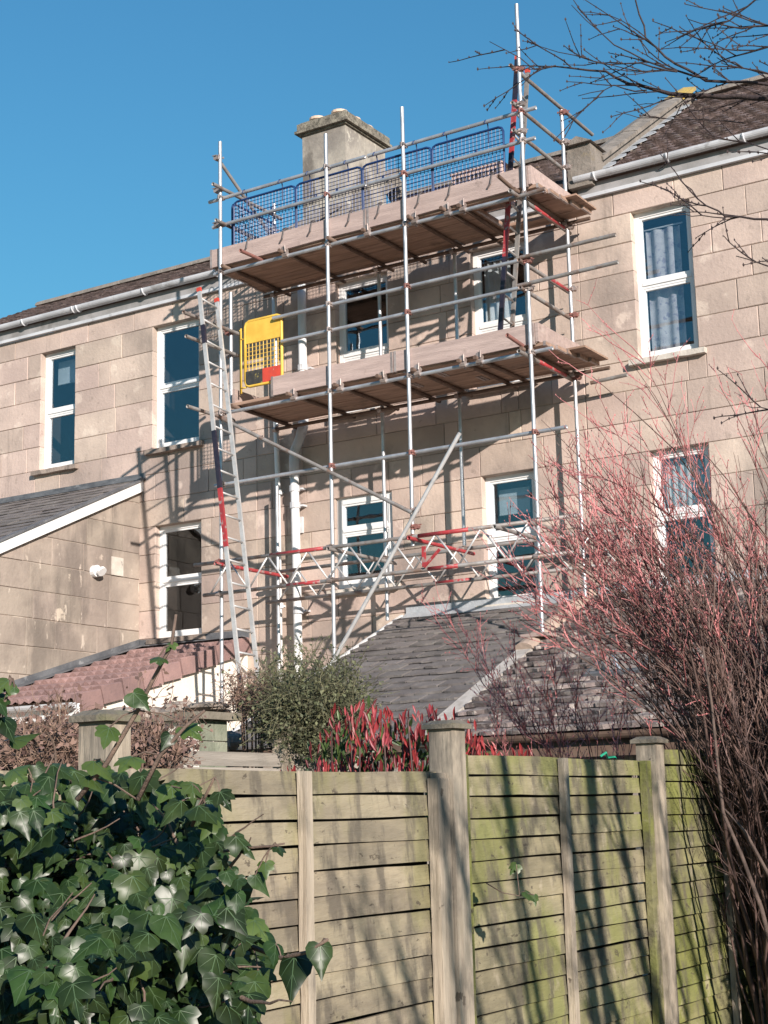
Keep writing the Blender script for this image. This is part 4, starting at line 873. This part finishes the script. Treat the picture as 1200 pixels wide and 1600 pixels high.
# ivy --------------------------------------------------
def ivy_leaf(k):
    """five-lobed leaf about 1 unit long, folded along the midrib, with raised pale veins"""
    mb = MB(); a = U(.8,1.15)
    if k >= 4: half = [(.0,-.10),(.16,-.2),(.32,-.18),(.43,-.02),(.42,.12),(.40,.26),(.33,.40*a),(.22,.50),(.11,.70),(.0,.95)]
    elif k == 3: half = [(.0,-.08),(.12,-.28),(.28,-.34),(.42,-.14),(.30,.06),(.52,.20),(.56,.40*a),(.20,.34),(.12,.66),(.0,1.05)]
    else: half = [(.0,-.10),(.17,-.24),(.36,-.20),(.50,-.02),(.40,.10),(.46,.26),(.42,.42*a),(.22,.40),(.14,.66),(.0,.95)]
    cu = U(.5,1.6); zf = lambda x, y: -.16*cu*abs(x)**1.2*2*(.6+.5*U(.8,1.2)) - .12*(y-.3)**2 + .035*math.sin(y*9+k)*abs(x)*2
    mid = [(0,-.10),(0,.12),(0,.35),(0,.6),(0,.95)]
    vs = [(x, y, .03-.10*(y-.3)**2) for x, y in mid]
    for sgn in (1,-1):
        o = len(vs); vs += [(sgn*x, y+U(-.02,.02), zf(x, y)) for x, y in half[1:-1]]
        q = [0]+[o+i for i in range(8)]+[4]
        tri = [(0,q[1],1),(q[1],q[2],1),(q[2],q[3],1),(q[3],q[4],1),(q[4],2,1),(q[4],q[5],2),(q[5],q[6],2),(q[6],q[7],2),(q[7],3,2),(q[7],q[8],3),(q[8],4,3)]
        mb2 = tri if sgn > 0 else [t[::-1] for t in tri]
        mb.f += mb2; mb.m += [0]*len(mb2); mb.t += [.5]*len(mb2)
    mb.v = vs; mb.mi = 1
    for tx, ty, w_ in ((0,.9,.016),(.34,.36,.011),(-.34,.36,.011),(.40,0.0,.009),(-.40,0.0,.009),(.16,.62,.007),(-.16,.62,.007)):
        b_ = Vector((0,-.06 if ty != .62 else .3,.032)); e = Vector((tx, ty, (.03-.1*(ty-.3)**2 if tx == 0 else zf(abs(tx), ty)*.85)+.012)); s = (e-b_).cross(Vector((0,0,1))).normalized()*w_
        m_ = (b_+e)/2+Vector((0,0,.022)); mb.add([b_-s,b_+s,m_+s*.7,m_-s*.7,e+s*.2,e-s*.2], [(0,1,2,3),(3,2,4,5)])
    return mb
LV = [ivy_leaf(k) for k in range(8)]
LM_ = [x.mesh('leaf', [M['leaf'], M['vein']], True) for x in LV]; LY_ = [x.mesh('leaf', [M['leafyellow'], M['vein']], True) for x in LV[:3]]
def leaf_matrix(p, size, toward, droop=.8, jit=.55):
    nrm = (toward + Vector((0,0,.45)) + rv(jit)).normalized(); down = Vector((U(-.5,.5),U(-.5,.5),-droop)); y = (down - nrm*down.dot(nrm)).normalized(); x = y.cross(nrm)
    return Matrix.LocRotScale(p, Matrix((x, y, nrm)).transposed().to_quaternion(), Vector((size*U(.85,1.1), size, size)))
IV = thing('ivy_bush', (-2.6,-13.9,0), 'big glossy dark green ivy bush with lobed leaves filling the lower left', 'ivy')
def ivy_top(px):
    pts = [(-600,1240),(0,1205),(90,1195),(150,1205),(230,1215),(300,1228),(335,1262),(345,1330),(375,1380),(405,1440),(420,1490),(395,1545),(390,1600),(430,1900),(440,2400)]
    return pts
def ivy_in(px, py):
    P_ = ivy_top(0); poly = P_+[(-600,2400)]; c = False; j = len(poly)-1
    for i in range(len(poly)):
        xi, yi = poly[i]; xj, yj = poly[j]
        if (yi > py) != (yj > py) and px < (xj-xi)*(py-yi)/(yj-yi)+xi: c = not c
        j = i
    return c
def ivy_front(px, py):
    e = mnoise.noise(Vector((px/95, py/95, 3.3)))*.42 + mnoise.noise(Vector((px/40, py/40, 7.3)))*.07
    edge = min(1, max(0, (py-1190)/260.)); return 3.95 - .62*edge + e + max(0, px-250)*.0009
placed = []; cand = []
for _ in range(7000):
    px, py = U(-10,470), U(1195,1615)
    if ivy_in(px, py) and all((px-a)**2+(py-b_)**2 > 20**2 for a, b_ in placed): placed.append((px, py))
    if len(placed) >= 300: break
tow = -ray(200, 1400).normalized()
for px, py in placed:
    d = ivy_front(px, py)-U(0,.06); p = at(px, py, d); sz = U(.042,.094) if U(0,1) < .8 else U(.03,.05)
    mm = leaf_matrix(p, sz, tow*.55+TOSUN*.35); me = rnd.choice(LM_) if U(0,1) < .96 else rnd.choice(LY_)
    o = obj('leaf', me, IV, Vector((0,0,0))); o.matrix_local = Matrix.Translation(-IV.location) @ mm
deep = MB(); deep.tint = .5
for _ in range(9500):
    px, py = U(-600,475), (U(1200,1700) if U(0,1) < .7 else U(1650,2400))
    if not ivy_in(px, py): continue
    d = ivy_front(px, py) + (U(.12,.95) if -20 < px < 500 and py < 1640 else U(-.05,.6)); p = at(px, py, d)
    if p.x < FX+.05 or p.z < .02: continue
    mm = leaf_matrix(p, U(.035,.08), tow*.5+TOSUN*.3, jit=.9); L0 = rnd.choice(LV); nv = 21; ff = [f for f, m_ in zip(L0.f, L0.m) if m_ == 0]
    deep.add([mm @ Vector(v_) for v_ in L0.v[:nv]], ff)
part('inner_leaves', deep, M['leaf'], IV, kind='stuff')
st = MB()
for _ in range(60):
    px, py = U(0,400), U(1215,1600)
    if ivy_in(px, py): wiggle(st, at(px, py, ivy_front(px, py)+U(.03,.25)), Vector((U(-.3,1),U(-.3,.3),U(-.2,1))), U(.08,.2), U(.002,.006), .0015, 5, 5, j=.35)
part('stems', st, M['ivystem'], IV, smooth=True, kind='stuff')
def sprig(pts, lv, r0=.006, par=IV, nm='shoot'):
    mb = MB(); P_ = [at(x, y, d) for x, y, d in pts]; mb.tube(P_, [r0*(1-.6*i/len(P_)) for i in range(len(P_))], 5); part(nm, mb, M['ivystem'], par, smooth=True)
    for x, y, d, s in lv:
        p = at(x, y, d); mm = leaf_matrix(p, s, tow*.6+TOSUN*.3, jit=.4); o = obj('leaf', rnd.choice(LM_ if U(0,1) < .6 else LY_), par, Vector((0,0,0))); o.matrix_local = Matrix.Translation(-par.location) @ mm
        k = MB(); q = min(P_, key=lambda a: (a-p).length); k.tube([q, (q+p)/2+Vector((0,0,.01)), mm @ Vector((0,-.08,.02))], .0018, 4); part('leaf_stalk', k, M['ivystem'], par)
sprig([(395,1480,3.5),(440,1497,3.4),(480,1488,3.32),(512,1468,3.28)], [(460,1500,3.36,.105),(500,1480,3.3,.075),(430,1478,3.42,.06),(405,1520,3.45,.07)], .006)
sprig([(300,1290,3.6),(318,1250,3.55),(335,1215,3.5)], [(312,1262,3.5,.085),(282,1255,3.55,.08),(345,1240,3.48,.06),(300,1228,3.55,.06),(330,1285,3.5,.06),(268,1232,3.6,.07)], .005)
sprig([(350,1330,3.6),(385,1325,3.55),(425,1322,3.5),(445,1318,3.5)], [(370,1310,3.5,.07),(435,1325,3.5,.035),(415,1350,3.5,.04),(400,1370,3.5,.06)], .004)
sprig([(120,1250,3.3),(165,1195,3.3),(215,1110,3.3),(240,1060,3.3),(268,1008,3.3),(275,960,3.3)], [(210,1085,3.28,.055),(248,1028,3.28,.05),(170,1140,3.28,.06),(292,1135,3.35,.065),(148,1192,3.3,.07),(268,1005,3.3,.03)], .0065)
sprig([(215,1250,3.3),(250,1180,3.3),(290,1135,3.3),(320,1110,3.3)], [(205,1185,3.3,.07),(265,1150,3.3,.04),(140,1215,3.3,.06)], .006)
sprig([(-20,1150,3.2),(5,1105,3.2),(18,1060,3.2)], [(5,1125,3.2,.07),(12,1065,3.2,.05),(20,1155,3.2,.07),(-5,1090,3.2,.06),(22,1075,3.2,.03)], .005)
sprig([(760,1380,6.0),(785,1395,5.95),(812,1400,5.9)], [(822,1395,5.9,.06),(835,1400,5.9,.045),(806,1352,5.95,.05)], .0025)

# photinia: red new leaves above the fence -------------------------------
PH = thing('photinia_shrub', (-4.3,-10.3,0), 'photinia shrub with bright red upright young leaves showing above the fence', 'shrub')
def lance(k):
    mb = MB(); prof = [(0,.0),(.06,.2),(.10,.5),(.08,.75),(0,1.0)]; b_ = U(-.12,.12); vs = []
    for x, y in prof: vs += [(-x, y, .05+abs(x)*.5+b_*y*y), (0, y, b_*y*y), (x, y, .05*0+abs(x)*.5+b_*y*y+.05*(x > 0))]
    mb.add(vs, [(i*3, i*3+3, i*3+4, i*3+1) for i in range(4)]+[(i*3+1, i*3+4, i*3+5, i*3+2) for i in range(4)]); return mb
RLm = [lance(k) for k in range(5)]; RM_ = [x.mesh('leaf', M['redleaf'], True) for x in RLm]; GM_ = [x.mesh('leaf', M['greenleaf'], True) for x in RLm[:2]]
clusters = [(572,1095,1),(588,1120,1),(545,1105,.9),(520,1110,.8),(618,1125,1),(640,1105,.8),(655,1140,1),(600,1155,1),(565,1160,1),(540,1180,1),(500,1165,.9),(625,1175,1),(650,1185,1),(582,1190,1),(610,1190,.9),(680,1105,1),(672,1120,.8),(705,1112,.7),(730,1150,1),(745,1165,1),(770,1165,.8),(752,1150,.8),(800,1182,.6),(735,1135,.7),(740,1180,.8),(822,1170,.8),(520,1190,.8),(560,1130,.9),(640,1160,1),(455,1200,.5),(480,1200,.4),(760,1180,.7),(605,1105,.7),(700,1135,.5)]
stm = MB(); cnt = 0; over = MB(); over2 = MB()
for px, py, s in clusters:
    d = U(7.0,7.5); p = at(px, py+18, d); base = Vector((p.x+U(-.1,.1), p.y+U(-.1,.1), 1.2)); wiggle(stm, base, p-base, (p-base).length, .008, .004, 5, 5, j=.05)
    for k in range(int(18*s)+1):
        dirn = (Vector((0,0,1.15)) + Vector((U(-.5,.5),U(-.5,.5),0))).normalized(); nrm = (tow*.8+rv(.9)); nrm = (nrm-dirn*nrm.dot(dirn)).normalized(); x = dirn.cross(nrm); sz = U(.040,.082)*(.7+.3*s)
        mm = Matrix.LocRotScale(p+Vector((U(-.045,.045),U(-.045,.045),U(-.12,.03))), Matrix((x, dirn, nrm)).transposed().to_quaternion(), Vector((sz*1.15,sz,sz)))
        me = rnd.choice(RM_) if U(0,1) < .93 else rnd.choice(GM_)
        if cnt < 298: o = obj('leaf', me, PH, Vector((0,0,0))); o.matrix_local = Matrix.Translation(-PH.location) @ mm; cnt += 1
        else: L0 = rnd.choice(RLm); over2.add([mm @ Vector(v_) for v_ in L0.v], L0.f)
for _ in range(900):                                         # darker leaves lower in the shrub
    px, py = U(500,790), U(1150,1330); p = at(px, py, U(7.2,8.0)); dirn = (Vector((0,0,.8))+rv(.8)).normalized(); nrm = (tow+rv(.8)); nrm = (nrm-dirn*nrm.dot(dirn)).normalized(); sz = U(.06,.10)
    mm = Matrix.LocRotScale(p, Matrix((dirn.cross(nrm), dirn, nrm)).transposed().to_quaternion(), Vector((sz,sz,sz))); L0 = rnd.choice(RLm); 
    if abs(px-620)/190+(1330-py)/320 < 1.1: over.add([mm @ Vector(v_) for v_ in L0.v], L0.f)
part('red_leaves', over2, M['redleaf'], PH, kind='stuff')
part('lower_leaves', over, M['greenleaf'], PH, kind='stuff'); part('stems', stm, M['bushstem'], PH, kind='stuff', smooth=True)

# wispy green shrub, dry shrubs -----------------------------------------
def twiggy(name, label, cat, loc, regions, mat, L_=(.12,.3), r=.0022, curl=.5, up=.25, leafn=0, leafmat=None, leafsz=.02, depth=(8.9,9.9)):
    t = thing(name, loc, label, cat); mb = MB(); lf = MB()
    for (cx_, cy_, rx, ry, cnt_) in regions:
        for _ in range(cnt_):
            a = U(0, 2*math.pi); q = math.sqrt(U(0,1)); px, py = cx_+rx*q*math.cos(a), cy_+ry*q*math.sin(a); p = at(px, py, U(*depth)); mb.tint = U(0,1)
            pts, d = wiggle(mb, p, rvn()+Vector((0,0,up)), U(*L_), r, r*.5, 4, 3, j=curl)
            for _k in range(leafn):
                q_ = rnd.choice(pts)+rv(.02); x = rvn(); y = x.orthogonal().normalized(); s = leafsz*U(.6,1.3); lf.tint = U(0,1); lf.add([q_-x*s*.5, q_+y*s*.45, q_+x*s, q_-y*s*.45], [(0,1,2,3)])
    gz = 0; b_ = at(regions[0][0], regions[0][1], sum(depth)/2)
    for _ in range(8): e = at(regions[0][0]+U(-.6,.6)*regions[0][2], regions[0][1]+regions[0][3]*U(-.2,.6), sum(depth)/2+U(-.3,.3)); mb.tint = .1; mb.tube([Vector((b_.x+U(-.15,.15), b_.y+U(-.15,.15), 0)), (b_*1+e)/2*1.0 if False else Vector(((b_.x+e.x)/2, (b_.y+e.y)/2, e.z*.6)), e], [.014,.010,.005], 5, cap=False)
    part('twigs', mb, M[mat], t, kind='stuff')
    if lf.v: part('leaves', lf, M[leafmat], t, kind='stuff')
    return t
M['wispleaf'] = material('wispy_leaf', (.065,.075,.035), (.11,.115,.055), 9, rough=.7, tint=.5); M['dryleaf'] = material('small_dry_leaf', (.20,.125,.095), (.12,.07,.06), 9, rough=.8, tint=.5)
twiggy('green_shrub', 'wispy grey-green evergreen shrub in front of the slate lean-to', 'shrub', (-5.9,-8.9,0), [(488,1126,80,56,1900),(448,1105,42,42,450),(520,1085,48,38,330),(455,1060,60,45,110),(500,1065,70,45,90)], 'wispy', (.10,.26), .0022, .55, .35, 3, 'wispleaf', .016, (8.9,9.9))
twiggy('dry_shrub', 'brown twiggy dry shrub heaped between the stone pier and the green shrub', 'shrub', (-6.4,-8.9,0), [(395,1092,32,22,520),(385,1080,45,30,120)], 'drybrown', (.08,.2), .0024, .6, .1, 1, 'dryleaf', .015, (9.3,9.9))
twiggy('brown_hedge', 'tangled leafless brown hedge at the far left below the white gutter', 'hedge', (-4.7,-12.5,0), [(70,1185,60,40,1000),(10,1198,50,30,450),(92,1152,26,26,140)], 'drybrown', (.08,.22), .0020, .5, .2, 2, 'dryleaf', .018, (5.6,6.4))
twiggy('dry_flower_clump', 'small clump of dried pinkish brown flower stems beside the left fence post', 'plant', (-4.4,-11.7,0), [(235,1180,50,28,520),(260,1130,60,50,60)], 'drybrown', (.06,.14), .0018, .4, .5, 3, 'dryleaf', .017, (5.7,6.3))

# red-twigged shrubs -----------------------------------------------------
def red_shrub(name, label, bases, tips, loc, stem_r=(.010,.017), arch=.55, ntw=(9,15), part_n=40, tw_len=(.14,.42), redness=1., jb=.22):
    t = thing(name, loc, label, 'shrub'); tw = MB(); rd = MB(); bs = MB(); mains = 0
    for (tp, wt) in tips:
        b_ = rnd.choice(bases) + Vector((U(-jb,jb),U(-jb,jb),0)); L_ = (tp-b_).length
        c = b_.lerp(tp, .45)+Vector((0,0,L_*arch*U(.3,.6)))+rv(.18)
        n_ = 12; pts = [bez(b_, c, tp, i/n_)+rv(.014) for i in range(n_+1)]; r0 = U(*stem_r)*wt; rs = [r0*(1-.82*i/n_) for i in range(n_+1)]
        if mains < part_n: mb = MB(); mb.tube(pts, rs, 6, cap=False); part('stem', mb, M['bushstem'], t, smooth=True); mains += 1
        else: bs.tint = U(0,1); bs.tube(pts, rs, 5, cap=False)
        for _ in range(rnd.randint(*ntw)):
            f = U(.28,1)**.8; i = min(int(f*n_), n_-1); p = pts[i].lerp(pts[i+1], f*n_-i); tan = (pts[i+1]-pts[i]).normalized()
            red = f*redness > U(.45,.9); m_ = rd if red else tw; m_.tint = U(0,1)
            q, d = wiggle(m_, p, tan+rvn()*.75+Vector((0,0,.35)), U(*tw_len), U(.0026,.0038), .0013, 5, 3, up=.06, j=.16)
            for k in range(rnd.randint(2,5)):
                qq = rnd.choice(q[1:]); z_, d2 = wiggle(m_, qq, d+rvn()*.8+Vector((0,0,.25)), U(.04,.15), .0021, .0012, 3, 3, j=.15)
                for e in z_[1:]:
                    if red and U(0,1) < .7: bud(m_, e+rv(.003), U(.0028,.005))
            for e in q[1:]:
                if red: bud(m_, e, U(.0026,.0045))
    if rd.v: part('red_twigs', rd, M['redtwig'], t, kind='stuff')
    part('brown_twigs', tw, M['bushstem'], t, kind='stuff')
    if bs.v: part('inner_stems', bs, M['bushstem'], t, kind='stuff', smooth=True)
    return t
bases = [Vector((-2.45,-7.9,.0)), Vector((-2.35,-7.7,.0)), Vector((-2.25,-7.5,.0)), Vector((-2.4,-7.2,0))]
tips = []
def tip(px, py, d, wt=1.): tips.append((at(px, py, d), wt))
for _ in range(26): tip(U(800,960), U(735,980), U(8.2,9.2), .55)
for _ in range(40): tip(U(845,1010), U(690,920), U(7.9,9.2), .65)
for _ in range(34): tip(U(960,1215), U(670,900), U(7.7,9.4), .8)
for _ in range(16): tip(U(790,900), U(830,1020), U(8.0,9.0), .7)
for px, py in ((1000,560),(1010,600),(985,560),(1125,600),(1200,560),(930,590),(1180,640),(940,660),(850,655)): tip(px, py, U(8,8.8), .7)
for _ in range(12): tip(U(1230,1500), U(650,1000), U(7.2,9.0))
red_shrub('red_twigged_shrub', 'tall leafless shrub with a haze of red twig tips at the right', bases, tips, (-2.5,-7.7,0), ntw=(7,13))
tips = []
for _ in range(60): px = U(1060,1270); tip(px, U(770,1100)+max(0, 1130-px)*.8, U(7.9,9.4), 1.1)
for _ in range(30): px = U(1120,1260); tip(px, U(950,1250), U(8.0,9.2), .9)
for _ in range(12): tip(U(980,1060), U(900,1060), U(8.6,9.4), .7)
for _ in range(14): tip(U(1240,1400), U(850,1100), U(7.2,8.4), 1)
sh = []
for i in range(16): sh.append(at(1190+i*8, 1500, 8.3+.8*rnd.random())); sh[-1].z = 0
for v_ in sh: v_.x = max(v_.x, -3.02)
red_shrub('brown_stemmed_shrub', 'dense thicket of upright dark brown stems at the right edge over the fence', sh, tips, (-2.4,-7.9,0), arch=.12, ntw=(9,15), part_n=60, redness=.0, jb=.07, stem_r=(.009,.019))
tips = []
for px, py in ((692,955),(735,1005),(770,1040),(800,1010),(850,1075),(700,990),(880,1030),(905,985),(940,1060),(830,1130),(870,1150),(790,1130),(960,1120),(920,1150),(980,1060),(760,1090),(860,1010),(820,1075),(900,1100),(985,1120)): tip(px, py, U(9.6,10.6), .7)
red_shrub('pink_twigged_shrub', 'smaller pink-red twiggy shrub reaching left across the lichened roof behind the fence', [Vector((-4.2,-7.8,.6)), Vector((-4.0,-7.4,.6))], tips, (-4.1,-7.6,0), (.007,.011), .25, (9,15), 40, (.12,.34), redness=1.6)
TK = thing('leaning_stems', (-2.5,-8.0,0), 'pair of bare grey-brown stems curving down across the dark base of the shrub', 'plant')
for pts in ([(1098,1010,8.1),(1112,1100,8.05),(1122,1200,7.95),(1130,1270,7.9),(1160,1340,7.8),(1190,1420,7.7),(1215,1520,7.6),(1225,1650,7.55),(1228,1900,7.5)], [(1130,1262,7.95),(1165,1300,7.85),(1200,1365,7.75),(1240,1440,7.65),(1262,1600,7.6),(1265,1900,7.55)]):
    mb = MB(); P_ = [at(*p) for p in pts]; mb.tube(P_, [.006+.010*i/len(P_) for i in range(len(P_))], 8); part('stem', mb, M['barkbrown'], TK, smooth=True)

# bare tree: trunk outside the frame on the right, branches overhead ------
TT = thing('bare_tree', (.75,-12.6,0), 'bare budding tree whose dark twigs reach in overhead at the top right', 'tree')
tw = MB()
def limb(pts, r0, r1, n_=7, nm='branch', px=True):
    P_ = [at(*p) if px else Vector(p) for p in pts]
    Q = []
    for i in range(len(P_)-1):
        for k in range(3): Q.append(P_[i].lerp(P_[i+1], k/3)+rv(.006))
    Q.append(P_[-1]); mb = MB(); mb.tube(Q, [r0+(r1-r0)*i/(len(Q)-1) for i in range(len(Q))], n_); part(nm, mb, M['bark'], TT, smooth=True)
    return Q, r1
def twigs_on(Q, n_, L_=(.10,.35), bias=Vector((-.5,0,.3)), r=.0042, sub=3):
    for _ in range(n_):
        i = rnd.randint(1, len(Q)-1); d = (Q[i]-Q[i-1]).normalized(); side = -1 if U(0,1) < .5 else 1
        q, dd = wiggle(tw, Q[i], d+rvn()*.55+bias*.5, U(*L_), r, .0016, 5, 4, j=.14)
        for e in q[1:]: bud(tw, e+rv(.003), U(.003,.0058))
        for _k in range(rnd.randint(1,sub)):
            q2, _d = wiggle(tw, rnd.choice(q[1:-1]), dd+rvn()*.7, U(.05,.16), .0025, .0014, 3, 3, j=.14)
            for e in q2[1:]: bud(tw, e, U(.0035,.006))
B = [([(1330,185,5.8),(1200,155,5.9),(1130,150,6.0),(1050,148,6.05),(1000,136,6.1),(945,112,6.15),(870,104,6.2)], .017, .004, 26),
     ([(870,104,6.2),(835,107,6.22),(765,65,6.3)], .004, .0018, 6),
     ([(1330,160,5.9),(1200,132,6.0),(1105,126,6.0),(1055,100,6.05),(1010,60,6.1),(995,0,6.1),(985,-60,6.1)], .009, .003, 16),
     ([(1105,126,6.0),(1040,105,6.05),(960,72,6.1),(893,8,6.15)], .006, .0018, 14),
     ([(1060,112,6.0),(1000,100,6.05),(925,97,6.1),(842,72,6.15)], .005, .0018, 12),
     ([(1300,50,5.7),(1200,40,5.75),(1140,42,5.8),(1075,30,5.85)], .007, .002, 12), ([(1300,80,5.7),(1200,72,5.7),(1150,85,5.75),(1095,62,5.8)], .007, .002, 12),
     ([(1290,-20,5.6),(1180,2,5.65),(1140,30,5.7),(1120,50,5.7)], .006, .002, 8), ([(1290,120,5.6),(1200,116,5.7),(1160,106,5.7),(1120,90,5.7)], .006, .002, 10),
     ([(1010,142,6.05),(960,135,6.1),(903,150,6.1)], .004, .0018, 4), ([(1070,148,6.0),(1040,158,6.0),(990,165,6.05)], .003, .0016, 3), ([(1160,190,5.9),(1060,188,5.95),(1000,182,6.0),(962,174,6.0)], .003, .0015, 4),
     ([(1320,370,5.5),(1200,344,5.6),(1135,338,5.65),(1090,310,5.7),(1060,278,5.7)], .007, .002, 12), ([(1135,338,5.65),(1080,338,5.7),(1048,336,5.7)], .003, .0015, 3), ([(1300,430,5.4),(1200,415,5.5),(1150,400,5.55)], .005, .002, 6),
     ([(1300,250,5.6),(1200,232,5.7),(1120,215,5.75),(1030,208,5.8)], .004, .0015, 8), ([(1300,660,5.4),(1200,640,5.5),(1165,634,5.5)], .004, .0015, 5)]
for pts, r0, r1, nt_ in B:
    Q, _r_ = limb(pts, r0*.8, r1*.75); twigs_on(Q, int(nt_*.45), r=.0030, sub=2)
# limbs and stems off frame that carry these branches and shade the fence
S0 = Vector((.75,-12.6,0)); hub = [at(1330,185,5.8), at(1330,160,5.9), at(1300,50,5.7), at(1300,250,5.6), at(1320,370,5.5), at(1290,-20,5.6), at(1300,430,5.4), at(1300,660,5.4), at(1300,80,5.7), at(1290,120,5.6)]
for i, (dx, dy, hx, hy, hz, r_) in enumerate(((0,0,-.15,-.3,4.6,.06), (.2,-.4,.0,-1.3,4.2,.04), (-.1,.5,-.3,.8,4.4,.04), (.3,-1.0,.3,-2.2,4.0,.035), (.1,.9,.1,1.7,4.2,.03), (.0,-.7,-.5,-1.0,4.3,.025), (.2,-1.5,.1,-1.9,3.9,.03), (.4,-.2,.1,-1.6,3.2,.028), (.0,.3,.0,-.7,3.4,.03), (.5,-1.2,.4,-2.6,3.1,.025), (-.1,1.2,-.2,.1,3.3,.03), (-.2,1.6,-.3,.6,3.2,.032), (-.1,2.1,-.3,1.3,3.3,.03), (-.5,1.0,-.9,.0,2.9,.05), (-.6,1.5,-1.0,.7,3.0,.055), (.2,2.3,.0,1.2,3.1,.05), (.6,1.6,.4,.3,3.2,.05), (-.1,.35,-.35,-.35,3.3,.075), (.25,-.9,-.1,-2.0,2.8,.04), (-.3,2.6,-.5,1.9,3.0,.05))):
    a = S0+Vector((dx,dy,0)); e = S0+Vector((hx,hy,hz)); m_ = a.lerp(e,.5)+rv(.2); Q, _r_ = limb([tuple(bez(a, m_, e, k/5)) for k in range(6)], r_, r_*.4, 8, 'trunk' if i == 0 else 'stem', px=False); twigs_on(Q[6:], 26, (.2,.8), Vector((0,0,.3)), .006)
crown = S0+Vector((-.15,-.3,4.6))
for h in hub: limb([tuple(S0+Vector((-.1,-.2,3.2))), tuple((h+crown)/2-Vector((0,0,.2))), tuple(h)], .022, .010, 6, px=False)
part('twigs', tw, M['bark'], TT, kind='stuff')

# unseen hedge added off the right of the frame to shade the shrub's foot, and green string
HG = thing('shading_hedge', (-.6,-7.6,0), 'unseen evergreen hedge added off frame to shade the foot of the shrub', 'hedge'); lf = MB()
for _ in range(26000):
    p = Vector((U(-1.6,-.2), U(-9.6,-5.6), U(.05,3.4))); 
    if p.z > 3.0+.4*mnoise.noise(p*1.3): continue
    x = rvn(); y = x.orthogonal().normalized(); s = U(.05,.09); lf.tint = U(0,1); lf.add([p-x*s*.5, p+y*s*.4, p+x*s, p-y*s*.4], [(0,1,2,3)])
part('leaves', lf, M['leafdark'], HG, kind='stuff'); mb = MB()
for y in (-9.4,-8.5,-7.5,-6.5,-5.6): mb.tube([(-.6,y,0),(-.6+U(-.1,.1),y,2.1)], [.05,.02], 6)
part('stems', mb, M['bark'], HG, kind='stuff')
mb = MB(); p = at(938,1182,8.1); mb.tube([p, p+Vector((.02,.03,.02)), p+Vector((.0,.09,-.005)), p+Vector((.01,.16,.0)), p+Vector((.0,.21,-.02)), p+Vector((.01,.27,-.02))], .006, 5)
tag(obj('garden_string', mb.mesh('garden_string', M['net'])), 'scrap of bright green garden string snagged on top of the fence', 'string')

for o in list(COL.objects):
    if o.parent is None and o.get('category') == 'house': o['group'] = 'stone terraced houses in the row'
